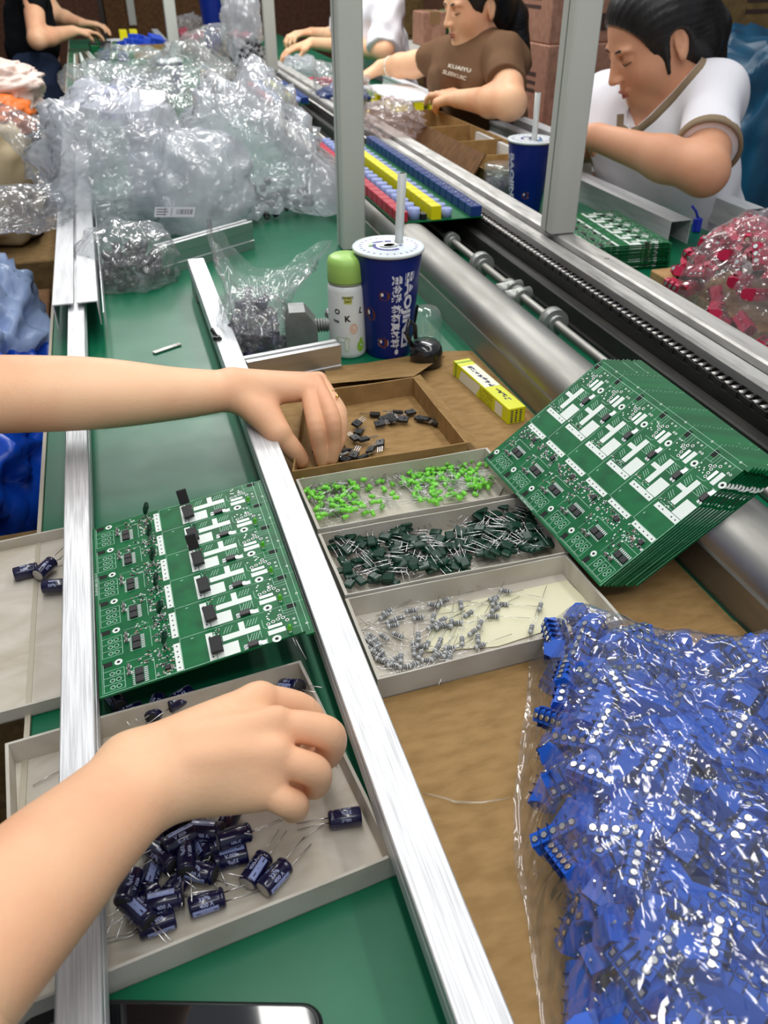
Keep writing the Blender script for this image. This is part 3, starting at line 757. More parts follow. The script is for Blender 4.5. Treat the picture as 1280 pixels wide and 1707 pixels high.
def unit_chips(e, y0, full):
    def P(name, mb, m, lab=None):
        o = mb.build(name, m, e); 
        if lab: tag(o, lab)
    for a, b in ((2.6, 9.0), (10.2, 16.8)):
        mb = MB().b2(27*mm, 33*mm, y0+a*mm, y0+b*mm, PT+.0003, PT+.0021, bev=.0003); P('chip', mb, M_chip)
    mb = MB().b2(48.6*mm, 53*mm, y0+6*mm, y0+10.5*mm, PT+.0002, PT+.0019, bev=.0003)
    for k in range(3): mb.b2(53*mm, 54.2*mm, y0+(6.6+k*1.6)*mm, y0+(7.3+k*1.6)*mm, PT, PT+.0006, mi=1)
    P('small_transistor', mb, [M_chip, M_lead])
    mb = MB().b2(110.5*mm, 118.4*mm, y0+-.4*mm+.001, y0+6.0*mm, PT+.0002, PT+.0024, bev=.0003).b2(118.4*mm, 121*mm, y0+1*mm, y0+5*mm, PT, PT+.0006, mi=1)
    for k in (1.2, 4.4): mb.b2(107.5*mm, 110.5*mm, y0+k*mm, y0+(k+.9)*mm, PT, PT+.0007, mi=1)
    P('power_chip', mb, [M_chip, M_lead])
    mb = MB()
    for a in (15, 21.5): mb.cyl((22.6*mm, y0+(a-2)*mm, PT+.0013), (22.6*mm, y0+(a+2.6)*mm, PT+.0013), .0012, n=8)
    P('melf_resistor', mb, M_smdgrey)
def make_panel():
    """board, silkscreen and soldered chips of one six-up panel; origin at its near left corner"""
    e = empty('circuit_board', (0, 0, 0))
    mb = MB(); T = .0
    # board outline with the narrow break-off strip and corner notch at the lower right
    mb.b2(0, .1535, 0, PH, 0, PT).b2(.1535, PW, -.004, PH-.001, 0, PT)
    mb.build('board', [M_mask, M_hole], e)
    s = MB()
    for k in range(6): unit_silk(s, k*UH)
    s.line((.0025, .002), (.0025, PH-.002), .0002, PT+.0001, 1); s.line((.0005, .0008), (.0935, .0008), .0004, PT+.0001, 1); s.line((.157, 0), (.157, PH-.004), .0003, PT+.0001, 1)
    put_text(s, 'ZN-JPW018800 2025-12-17', .0027, lambda x, y: (.0024-y, .118+x, PT+.0001), 0)
    for k in range(6): s.ring((.1567, k*UH+.008), .0006, .0011, PT+.0001, 10, 0)
    tag(s.build('silkscreen', [M_silk, M_silkline, M_pad, M_hole], e), 'white printed pads and outlines')
    d = MB()
    for k in range(6): unit_smd(d, k*UH)
    o = d.build('surface_mount_parts', [M_chip, M_tan, M_smdgrey, M_pad], e); tag(o, kind='stuff')
    for k in range(6): unit_chips(e, k*UH, True)
    return e
# --- the panel lying between the rails
pcb = make_panel()
pcb.name = 'circuit_board'
tag(pcb, 'green circuit board panel lying across the two rails, partly fitted with parts', 'circuit board')
Z0 = .0435
a_ = at(155, 880, Z0+PT); b_ = at(165, 1172, Z0+PT); c_ = at(435, 806, Z0+PT); d_ = at(527, 1046, Z0+PT)
print('pcb', a_, b_, c_, d_)
pcb.location = (-.0720, .4604, .0358); 
# its parts soldered or pushed in by hand
M_capg = mat('dark_green_epoxy', srgb(6, 52, 36), rough=.34)
M_led = mat('green_led_lens', srgb(110, 215, 60), rough=.25, trans=.25)
ang = math.atan2(d_.y-b_.y, d_.x-b_.x); print('ang', ang, (c_-a_).length, (a_-b_).length)
pcb.rotation_euler = (0.0016, -.1522, .0076)
for k in range(6):
    y0 = k*UH
    # film capacitor on edge
    Rm_ = rotm(.45+rnd.uniform(-.15, .15), .35, rnd.uniform(-.2, .2))
    mb = MB(); c = Vector((52.5*mm, y0+.0315-k*.0003, PT+.0095)); mb.box(c, (.0036, .0078, .0140), Rm_, bev=.0017)
    for s in (-1, 1): mb.cyl(c+Rm_ @ Vector((0, .0018*s, -.0068)), (52.5*mm, y0+.0285+.002*s, PT-.001), .0003, n=6, mi=1)
    mb.build('film_capacitor', [M_capg, M_lead], pcb)
    if True:
        mb = MB()
        c = Vector((88.5*mm, y0+.0095, PT+.006)); Rt = rotm(.28, 0, rnd.uniform(-.08, .08))
        mb.box(c, (.0090, .0135, .0036), Rt, bev=.0004)
        for s in (-1, 0, 1): mb.cyl(c+Rt @ Vector((.0023*s, .0057, 0)), (88.5*mm+.0023*s, y0+.0265, PT-.001), .00035, n=6, mi=1)
        mb.build('power_transistor', [M_blackplastic, M_lead], pcb)
    if k in (3, 5):
        c = Vector((87.6*mm, y0+.0255, PT+.013)); Rt = rotm(1.15, 0, 0)
        mb = MB().box(c, (.0090, .0135, .0036), Rt, bev=.0004)
        for s in (-1, 0, 1): mb.cyl(c+Rt @ Vector((.0023*s, -.0057, 0)), (87.6*mm+.0023*s, y0+.022, PT-.001), .00035, n=6, mi=1)
        mb.build('power_transistor', [M_blackplastic, M_lead], pcb)
    c = Vector((143*mm, y0+.0066, PT+.001)); Rt = rotm(.25, .2, 0)
    mb = MB().revolve([(0, 0), (.0019, 0), (.0019, .0006), (.0015, .0008), (.0015, .0035), (.0011, .0048), (0, .0053)], 12, Matrix.Translation(c) @ Rt.to_4x4())
    o = mb.build('green_led', M_led, pcb)
mb = MB().cyl((.1425, .005, PT), (.1440, -.006, -.004), .0003, n=5).cyl((.1435, .006, PT), (.148, -.0165, -.010), .0003, n=5); mb.build('led_lead', M_lead, pcb)

# --- the leaning stack of panels
cs = [Vector((.45, .701, .129)), Vector((.468, .484, .124)), Vector((.339, .475, .030)), Vector((.32, .693, .035))]
ctr = sum(cs, Vector())/4
ux = ((cs[0]-cs[3])+(cs[1]-cs[2])).normalized(); uy = ((cs[3]-cs[2])+(cs[0]-cs[1])); uy = (uy-ux*uy.dot(ux)).normalized(); uz = ux.cross(uy)
base = make_panel()
def place_panel(e, off, rz=0, dx=0, dy=0):
    R3 = Matrix((ux, uy, uz)).transposed() @ rotm(0, 0, rz)
    o = ctr-uz*off + ux*dx + uy*dy + R3 @ Vector((-PW/2, -PH/2, 0))
    m4 = R3.to_4x4(); m4.translation = o; e.matrix_world = m4
NST = 11
ordn = ['topmost', 'second', 'third', 'fourth', 'fifth', 'sixth', 'seventh', 'eighth', 'ninth', 'tenth', 'lowest']
rs = random.Random(3)
for i in range(NST):
    e = base if i == 0 else copy_tree(base)
    place_panel(e, .0005+i*.0030, -.004*i+rs.uniform(-.008, .008), .0028*i, -.0004*i)
    if i == 0: e.name = 'circuit_board'
    tag(e, 'circuit board panel in the stack leaning on the steel tube, '+(ordn[i] if i in (0, 10) else ordn[i]+' from the top'), 'circuit board', 'leaning circuit board stack')
# --- flat stack on the far side of the chain rail
far = None
for i in range(14):
    e = copy_tree(base); p = at(1000, 392, .03)
    e.matrix_world = Matrix.Translation((p.x-.088+rs.uniform(-.002, .002), p.y-.11+rs.uniform(-.002, .002), .001+i*.0032)) @ Matrix.Rotation(-.08+rs.uniform(-.01, .01), 4, 'Z')
    e.scale = (1, 1, 1)
    tag(e, 'circuit board panel in the flat stack beyond the chain rail, '+('lowest', 'second', 'third', 'fourth', 'fifth', 'sixth', 'seventh', 'eighth', 'ninth', 'tenth', 'eleventh', 'twelfth', 'thirteenth', 'topmost')[i]+(' from the bottom' if 0 < i < 13 else ''), 'circuit board', 'flat circuit board stack')
# ------------------------------------------------------------------ cardboard sheet and trays
def sheet(name, poly, z, t, m, label, cat):
    c = sum((Vector((x, y, 0)) for x, y in poly), Vector())/len(poly)
    mb = MB(); n = len(poly)
    vs = [(x-c.x, y-c.y, 0) for x, y in poly]+[(x-c.x, y-c.y, t) for x, y in poly]
    mb.add(vs, [tuple(range(n))[::-1], tuple(range(n, 2*n))]+[(i, (i+1) % n, n+(i+1) % n, n+i) for i in range(n)])
    return tag(mb.build(name, m, loc=(c.x, c.y, z)), label, cat)
sheet('cardboard_sheet', [(.120, .424), (.446, .424), (.446, 1.032), (.400, 1.044), (.21, 1.030), (.120, 1.02)], 0, .0018, M_card, 'brown cardboard sheet under the four parts trays', 'cardboard')
sheet('cardboard_sheet', [(.120, .0), (.446, .0), (.446, .4285), (.120, .4265)], .0019, .0014, M_card, 'brown cardboard sheet under the bag of blue terminal blocks', 'cardboard')
CZ = .0019
def tray(label, cor, h, m_out, m_in, z0=CZ, t=.0022, name='parts_tray', liner=None, flare=0.0):
    """cor: rim corners going round (x, y)"""
    c = sum((Vector((x, y)) for x, y in cor), Vector((0, 0)))/4
    e = empty(name, (c.x, c.y, z0), label=label, cat='tray')
    P = [Vector((x-c.x, y-c.y)) for x, y in cor]; B = [p*(1-flare) for p in P]
    Pi = [p-p.normalized()*t*1.4 for p in P]; Bi = [p-p.normalized()*t*1.4 for p in B]
    for k in range(4):
        j = (k+1) % 4; mb = MB()
        # wall with slightly wavy rim
        n = 9; rows = []
        for i in range(n):
            u = i/(n-1); wv = .0006*math.sin(u*7+k*2)*math.sin(u*PI)
            o0 = B[k].lerp(B[j], u); o1 = P[k].lerp(P[j], u); i1 = Pi[k].lerp(Pi[j], u); i0 = Bi[k].lerp(Bi[j], u)
            mb.v += [(o0.x, o0.y, 0), (o1.x, o1.y, h+wv), (i1.x, i1.y, h+wv), (i0.x, i0.y, .0005)]
        for i in range(n-1):
            for q in range(4):
                a = i*4+q; b = i*4+(q+1) % 4; mb.f.append((a, a+4, b+4, b)); mb.m.append(1 if q == 2 else 0); mb.sm.append(False)
        mb.f += [(0, 1, 2, 3), ((n-1)*4+3, (n-1)*4+2, (n-1)*4+1, (n-1)*4)]; mb.m += [0, 0]; mb.sm += [False]*2
        mb.build('tray_wall', [m_out, m_in], e)
    mb = MB().add([(p.x, p.y, .0) for p in B]+[(p.x, p.y, .0012) for p in B], [(3, 2, 1, 0), (4, 5, 6, 7), (0, 1, 5, 4), (1, 2, 6, 5), (2, 3, 7, 6), (3, 0, 4, 7)])
    mb.build('tray_floor', m_in, e)
    return e
def rim(pts, z): return [tuple(at(x, y, z)[:2]) for x, y in pts]
zr = .026
T_res = tray('grey-white cardboard tray of resistors, nearest the bag of blue blocks', rim([(575, 998), (945, 924), (1039, 1031), (629, 1133)], .024), .022, M_wcard, M_wcardin)
T_cap = tray('grey-white cardboard tray heaped with dark green film capacitors', rim([(530, 890), (880, 826), (948, 920), (575, 992)], zr), .024, M_wcard, M_wcardin)
T_led = tray('grey-white cardboard tray full of green light-emitting diodes', rim([(493, 799), (812, 746), (876, 820), (529, 882)], zr), .024, M_wcard, M_wcardin)
brim = rim([(505, 655), (690, 628), (779, 738), (487, 786)], .028)
T_tr = tray('brown cardboard tray with black transistors, under the pinching hand', brim, .026, M_card, M_card)
# liners
M_cream = mat('cream_paper', srgb(222, 218, 186), rough=.7, noise_amt=.1, noise_scale=12)
def liner(e, pts, z, label, m=M_cream):
    o = e.location; n = len(pts); mb = MB(); mb.add([(x-o.x, y-o.y, z-o.z) for x, y in pts]+[(x-o.x, y-o.y, z-o.z+.0003) for x, y in pts], [tuple(range(n)), tuple(range(2*n-1, n-1, -1))]+[(i, n+i, n+(i+1) % n, (i+1) % n) for i in range(n)])
    mb.build('paper_liner', m, e)
q = rim([(735, 1010), (945, 965), (1000, 1020), (830, 1075), (700, 1085)], .006); liner(T_res, q, .0042, '')
q = rim([(720, 790), (790, 770), (845, 800), (830, 828), (740, 838)], .006); liner(T_led, q, .0042, '', M_wcardin)
# folded near flap of the brown tray and tape on its back
mb = MB(); fl = [at(545, 640, .028), at(690, 627, .028), at(742, 592, .003), at(540, 612, .003)]
mb.add([tuple(v-T_tr.location) for v in fl], [(0, 1, 2, 3)]); mb.build('flap', M_card, T_tr)
mb = MB(); fl = [at(690, 628, .028), at(700, 624, .024), at(795, 735, .016), at(779, 738, .028)]
mb.add([tuple(v-T_tr.location) for v in fl], [(0, 1, 2, 3)]); mb.build('flap', M_card, T_tr)

# ------------------------------------------------------------------ small parts, every one an object
def scatter(proto, spots, labels=None, group=None, cat=None, label=None):
    """spots: (loc, matrix3)"""
    out = []
    for i, (l, R3) in enumerate(spots):
        e = proto if i == 0 else copy_tree(proto)
        m4 = R3.to_4x4(); m4.translation = l; e.matrix_world = m4
        tag(e, labels[i] if labels else label, cat, group); out.append(e)
    return out
def in_quad(u, v, q):
    a, b, c, d = [Vector((*p, 0)) for p in q]
    return a.lerp(b, u).lerp(d.lerp(c, u), v)
rt = random.Random(21)
def heap(n, quad, zfn, L, dens=None, tilt=.15, u0=.005, u1=.985, v0=.03, v1=.97, ang=None):
    """random lying poses; u along the tray, v from back to front"""
    out = []; tries = 0
    while len(out) < n and tries < n*60:
        tries += 1
        u = rt.uniform(u0, u1); v = rt.uniform(v0, v1)
        if dens and rt.random() > dens(u, v): continue
        p = in_quad(u, v, quad); qa, qb, qc, qd = [Vector((*x, 0)) for x in quad]
        for _ in range(14):            # keep the whole part inside the tray
            a = rt.uniform(0, 2*PI); tip = p+Vector((math.cos(a), math.sin(a), 0))*L; ins = True
            for s, t_ in ((qa, qb), (qb, qc), (qc, qd), (qd, qa)):
                e_ = t_-s; nn = Vector((e_.y, -e_.x, 0)).normalized()
                if (tip-s).dot(nn) < .001: ins = False
            if ins: break
        if not ins: continue
        z = zfn(u, v)*rt.random()**.7
        out.append((p, z, a, rt.uniform(-tilt, tilt)))
    return out
TB = CZ+.0030   # tray floor level
# resistors: grey body with dark bands, a lead at each end
M_resb = mat('resistor_grey', srgb(178, 180, 180), rough=.4)
M_band = mat('resistor_band', srgb(34, 30, 34), rough=.4)
e = empty('resistor', (0, 0, 0))
prof = [(0, -.0052), (.0015, -.0052), (.0021, -.0045), (.0022, -.0036), (.0019, -.0028)]
mi = [0, 0, 0, 0]
bands = [(-.0024, -.0017), (-.0010, -.0003), (.0004, .0011), (.0026, .0033)]
for a, b in bands: prof += [(.0019, a), (.00193, a), (.00193, b), (.0019, b)]; mi += [0, 1, 1, 0]
prof += [(.0019, .0033), (.0022, .0038), (.0021, .0046), (.0015, .0052), (0, .0052)]; mi += [0, 0, 0, 0, 0]
mi = (mi+[0]*20)[:len(prof)-1]
TX = Matrix.Rotation(PI/2, 4, 'Y')
MB().revolve(prof, 12, TX, mis=mi).build('resistor_body', [M_resb, M_band], e)
mb = MB().tube([(.005, 0, 0), (.012, .0003, .0), (.031, -.0006, -.0002)], .00024, 5); mb.build('lead', M_lead, e)
mb = MB().tube([(-.005, 0, 0), (-.014, -.0003, 0), (-.031, .0006, .0002)], .00024, 5); mb.build('lead', M_lead, e)
def lying(spots, roll=True, base=.0018):
    o = []
    for p, z, a, tl in spots:
        R3 = rotm(0, 0, a) @ rotm(0, tl, 0) @ rotm(rt.uniform(-.4, .4) if roll else rt.uniform(0, 6.28), 0, 0)
        o.append((Vector((p.x, p.y, TB+base+z)), R3))
    return o
resq = [at(x, y, .006)[:2] for x, y in ((590, 1010), (930, 945), (1010, 1030), (640, 1128))]
pix = [(842, 987), (823, 997), (823, 1005), (838, 1006), (825, 1015), (822, 1027), (768, 1010), (781, 1022), (740, 1000), (728, 1007), (722, 1011), (685, 1019), (697, 1029), (665, 1030), (722, 1032), (735, 1036), (645, 1020), (652, 1038), (640, 1028), (655, 1046), (663, 1058), (697, 1062), (720, 1047), (733, 1045), (745, 1043), (752, 1040), (760, 1038), (800, 1043), (787, 1056), (797, 1065), (770, 1070), (800, 1077), (733, 1070), (728, 1082), (745, 1083), (750, 1081), (695, 1075), (690, 1088), (703, 1080), (710, 1074), (700, 1094), (745, 1092), (748, 1098), (712, 1103), (722, 1098), (728, 1095), (660, 1098), (668, 1100), (620, 1060), (615, 1068), (622, 1075), (628, 1072), (618, 1082), (625, 1090), (632, 1085), (640, 1095), (635, 1100), (645, 1104), (655, 1108), (675, 1115), (688, 1110), (900, 1013), (885, 1052), (640, 1063)]
sp = []
for i, (x, y) in enumerate(pix):
    p = at(x, y, .0075)
    if x < 650 and y > 1050: a = rt.gauss(-1.05, .18)
    elif y < 1040 and x < 720: a = rt.gauss(.05, .18)
    else: a = rt.uniform(-.9, 1.3)
    if i in (61, 62): a = .95
    sp.append((Vector((p.x, p.y, 0)), rt.uniform(0, .003), a, rt.uniform(-.03, .03)))
scatter(e, lying(sp), group='resistors in the tray', cat='resistor', label='grey banded resistor with long wire leads lying in the tray of resistors')

# film capacitors: flat dark green body, two leads
e = empty('film_capacitor', (0, 0, 0))
mb = MB().box((0, 0, 0), (.0115, .0088, .0040), bev=.0011); mb.build('capacitor_body', M_capg, e)
for s in (-1, 1):
    MB().tube([(.004, s*.0022, 0), (.010, s*.0025, .0004), (.026, s*.003, -.0003)], .00036, 5).build('lead', M_lead, e)
capq = [at(x, y, .008)[:2] for x, y in ((538, 898), (875, 838), (938, 920), (578, 990))]
def capd(u, v):
    if .40 < u < .72 and v < .38: return .15
    return 1.0 if (u < .35 or u > .6 or v > .3) else .7
sp = heap(225, capq, lambda u, v: .0125 if (u < .38 or u > .68) else .008, .018, capd, tilt=.35)
scatter(e, [(l, R3) for l, R3 in lying(sp, base=.002)], group='film capacitors in the tray', cat='capacitor', label='dark green film capacitor with two wire leads in its heaped tray')

# light emitting diodes
M_ledl = mat('leaf_green_led', srgb(140, 234, 84), rough=.3, trans=.15)
e = empty('green_diode', (0, 0, 0))
MB().revolve([(0, 0), (.0026, 0), (.0026, .0012), (.0022, .0013), (.0022, .0046), (.0016, .0060), (0, .0066)], 10, Matrix.Rotation(-PI/2, 4, 'Y')).build('lens', M_ledl, e)
for s, L_ in ((-1, .024), (1, .021)):
    MB().tube([(0, s*.0007, 0), (.004, s*.0012, 0), (L_, s*.0013, 0)], .00022, 4).build('lead', M_lead, e)
ledq = [at(x, y, .006)[:2] for x, y in ((500, 806), (812, 756), (864, 818), (534, 880))]
def ledd(u, v):
    if .26 < u < .48 and v > .45: return .12
    if .24 < u < .40 and v > .2: return .35
    if u > .86: return .1
    return 1.0
sp = heap(290, ledq, lambda u, v: .010 if u < .28 else .007, .020, ledd, tilt=.3)
scatter(e, lying(sp, roll=False, base=.0018), group='green diodes in the tray', cat='diode', label='small green light-emitting diode with two wire leads in its tray')

# black transistors
e = empty('transistor', (0, 0, 0))
MB().box((0, 0, 0), (.0125, .0092, .0036), bev=.0004).build('transistor_body', M_blackplastic, e)
MB().cyl((-.002, 0, .0018), (-.002, 0, .0019), .0016, n=10).build('mounting_hole', M_hole, e)
for s in (-1, 0, 1): MB().b2(.006, .019, s*.0025-.0003, s*.0025+.0003, -.00025, .00025).build('lead', M_lead, e)
pix = [(625, 692, 2.8), (640, 702, .3), (655, 705, .2), (663, 690, 2.9), (672, 703, 2.6), (684, 690, 3.3), (633, 710, 0), (650, 698, 1.2), (708, 702, -.8), (725, 706, -1.2), (700, 700, -1.0), (595, 712, .8), (598, 722, .9), (592, 735, 1.8), (606, 738, .2), (618, 752, 1.0), (634, 742, -1.9), (575, 755, .3), (590, 762, 1.0), (604, 765, .4), (565, 745, 2), (556, 768, .3), (528, 752, 1.2), (535, 765, .5), (575, 768, 2.2)]
sp = [(Vector((*at(x, y, .006)[:2], 0)), rt.uniform(0, .003)+.0004*(i % 3), a, rt.uniform(-.1, .1)) for i, (x, y, a) in enumerate(pix)]
scatter(e, lying(sp, base=.0022), group='black transistors in the brown tray', cat='transistor', label='black three-legged transistor lying in the brown cardboard tray')

# ------------------------------------------------------------------ big capacitors in the near tray
M_capblue = mat('navy_capacitor_sleeve', srgb(16, 17, 58), rough=.22, coat=.5)
M_stripe = mat('pale_blue_stripe', srgb(150, 164, 214), rough=.3)
M_capink = mat('capacitor_print', srgb(176, 186, 224), rough=.4)
M_rubber = mat('capacitor_bung', (.02, .02, .02, 1), rough=.7)
def big_cap(r=.0063, L=.0215):
    e = empty('electrolytic_capacitor', (0, 0, 0))
    prof = [(0, 0), (r*.80, 0), (r*.86, .0004), (r*.96, .0006), (r, .0014), (r, .0024), (r*.94, .0030), (r*.94, .0035), (r, .0042), (r, L-.0012), (r*.95, L-.0003), (r*.82, L), (0, L-.0003)]
    TXm = Matrix.Translation((-L/2, 0, 0)) @ Matrix.Rotation(PI/2, 4, 'Y')
    mis = [1, 1]+[0]*9+[2]
    MB().revolve(prof, 28, TXm, mis=mis).build('sleeve', [M_capblue, M_rubber, M_worn], e)
    def wrap(x, t, rr): return (x, rr*math.sin(t), rr*math.cos(t))
    mb = MB()
    for i in range(8):
        t0 = .55+i*.09; t1 = t0+.09
        mb.add([wrap(-L/2+.0045, t0, r*1.004), wrap(L/2-.0016, t0, r*1.004), wrap(L/2-.0016, t1, r*1.004), wrap(-L/2+.0045, t1, r*1.004)], [(0, 3, 2, 1)])
    for (xa, xb) in ((-.0058, -.0030), (.0045, .0073)):
        mb.add([wrap(xa, .86, r*1.01), wrap(xb, .86, r*1.01), wrap(xb, .98, r*1.01), wrap(xa, .98, r*1.01)], [(0, 3, 2, 1)], 1)
    for (p, q) in (((0, .86), (-.002, .92)), ((-.002, .92), (0, .98))): pass
    a_ = MB()
    def seg(x0, t0, x1, t1, w_=.0002):
        mb.add([wrap(x0-w_, t0, r*1.01), wrap(x0+w_, t0, r*1.01), wrap(x1+w_, t1, r*1.01), wrap(x1-w_, t1, r*1.01)], [(0, 3, 2, 1), (0, 1, 2, 3)], 1)
    seg(-.0005, .55, .0018, .90); seg(.0018, .90, -.0005, 1.26)
    tag(mb.build('stripe', [M_stripe, M_capblue], e), 'pale blue polarity stripe')
    mb = MB()
    for body, x0, th, s in (('400 V', -.0045, .05, .0034), ('33µF', -.0045, -.55, .0034), ('400 V', -.0045, 2.1, .0034), ('33µF', -.0045, 2.8, .0034), ('105°C', -.004, -1.3, .0026)):
        put_text(mb, body, s, lambda x, y, x0=x0, th=th: wrap(-x0-x, th+y/r, r*1.012), bold=.02, cuts=3)
    mb.build('printed_rating', M_capink, e)
    for s in (-1, 1): MB().tube([(-L/2+.0005, s*.0025, 0), (-L/2-.006, s*.0027, .0003), (-L/2-.021, s*.0032, -.001)], .00038, 6).build('lead', M_lead, e)
    return e
bc = big_cap()
# tray under both rails
rt0 = rim([(30, 1240), (490, 1098), (627, 1402), (222, 1590)], .0225)
x_l = -.137
T_big = tray('white cardboard tray of large dark blue capacitors under the lower hand', [(-.139, .452), (.076, .472), (.096, .290), (-.124, .262)], .0215, M_wcard, M_wcardin, z0=.0005)
TB2 = .0020
def capat(px, py, a, z=0.0, roll=0.0, tilt=0.0):
    p = at(px, py, TB2+.0063+z); return (Vector((p.x, p.y, TB2+.0064+z)), rotm(0, 0, a) @ rotm(0, tilt, 0) @ rotm(roll, 0, 0))
spots = [((575, 1364, -.12, 0, -.3), 'dark blue capacitor lying alone by the right wall of the near tray'),
         ((427, 1450, -2.35+PI/2*0+.05, 0, .4), 'dark blue capacitor printed 33, near the front wall of the near tray'),
         ((458, 1462, -2.5, .001, -.55), 'capacitor with pale stripe up, against the front wall of the near tray'),
         ((345, 1505, 3.2, .0, -.5), 'capacitor with pale stripe beside the front wall, left of the middle'),
         ((332, 1453, 2.6, .004, -.6), 'capacitor with pale stripe up in the middle of the dark heap'),
         ((275, 1502, 3.1, .006, 1.2), 'largest looking dark capacitor at the left of the heap'),
         ((262, 1540, .1, -.0002, 2.5), 'dark capacitor at the near left corner of the heap')]
fill = [(300, 1470, .8, .0), (250, 1460, 1.2, 0), (270, 1430, 2.2, .006), (300, 1400, .3, .010), (340, 1410, 1.8, 0), (375, 1405, .1, .002), (385, 1430, 0, 0), (345, 1385, 2.7, .010), (240, 1500, .4, .0), (230, 1520, 2.2, .008), (310, 1430, 1.5, .008), (390, 1395, 3.3, .011), (290, 1370, .6, .0), (255, 1400, 1.9, .004), (380, 1370, 1.0, .0), (330, 1350, .2, .004), (300, 1340, 2.2, .002), (215, 1480, 1.2, .012)]
sl = []; lb = []
for (a, l) in spots: sl.append(capat(a[0], a[1], a[2], a[3], a[4])); lb.append(l)
for (x, y, a, z) in fill: sl.append(capat(x, y, a, z, rt.uniform(0, 6.28), rt.uniform(-.12, .12))); lb.append('one of the dark blue capacitors heaped under the lower wrist')
caps = scatter(bc, sl, labels=lb, cat='capacitor', group='large capacitors in the near tray')
# one under the board, further up the tray, and three on the left tray
e = copy_tree(bc); p = at(485, 1137, .02); e.matrix_world = Matrix.Translation((p.x, p.y, .0150)) @ rotm(0, .5, 2.2).to_4x4(); tag(e, 'dark capacitor at the far right corner of the near tray, behind the hand', 'capacitor', 'large capacitors in the near tray')
for i, (x, y, a) in enumerate(((215, 1190, .3), (260, 1180, 1.2), (190, 1165, 2.0), (300, 1165, .5))):
    e = copy_tree(bc); l, R3 = capat(x, y, a, .002*i); m4 = R3.to_4x4(); m4.translation = l; e.matrix_world = m4
    tag(e, 'one of the dark capacitors in shade under the front edge of the board', 'capacitor', 'large capacitors in the near tray')
T_left = tray('scuffed white cardboard box lid at the left edge with three capacitors on it', rim([(-60, 950), (150, 912), (150, 1143), (-60, 1200)], .018)[0:1]*0+[(-.30, .712), (-.100, .728), (-.100, .497), (-.30, .480)], .012, M_wcard, M_wcardin, z0=.0008)
sl = []; lb = []
for (x, y, a, z, rl), l in zip(((43, 951, .15+PI, 0, 2.4), (76, 950, .95+PI, .003, 2.0), (92, 978, -.15+PI, .002, 2.2)), ('leftmost capacitor on the white box lid at the left edge', 'tilted middle capacitor on the white box lid at the left edge', 'capacitor next to the rail on the white box lid')):
    p = at(x, y, .010); sl.append((Vector((p.x, p.y, .0088+z)), rotm(0, 0, a) @ rotm(rl, 0, 0))); lb.append(l)
e0 = copy_tree(bc)
scatter(e0, sl, labels=lb, cat='capacitor', group='capacitors on the left box lid')
# loose clipped wires
for i, (a, b, lab) in enumerate((((55, 1310), (100, 1285), 'clipped wire lead left of the left rail in the near tray'), ((545, 1262), (562, 1278), 'bent clipped wire beside the right wall of the near tray'), ((505, 1400), (540, 1375), 'thin clipped wire on the floor of the near tray'))):
    p = at(*a, .003); q = at(*b, .003); tag(MB().tube([p, p.lerp(q, .5)+Vector((0, 0, .001)), q], .0003, 5).build('wire_offcut', M_lead, auto=True), lab, 'wire')
def fit_text(mb, body, size, length, fn, mi=0, **k):
    vs, fs = text_geo(body, size, **k); x0 = min(v[0] for v in vs); x1 = max(v[0] for v in vs); q = length/(x1-x0)
    mb.add([fn((v[0]-x0)*q, v[1]) for v in vs], fs, mi)
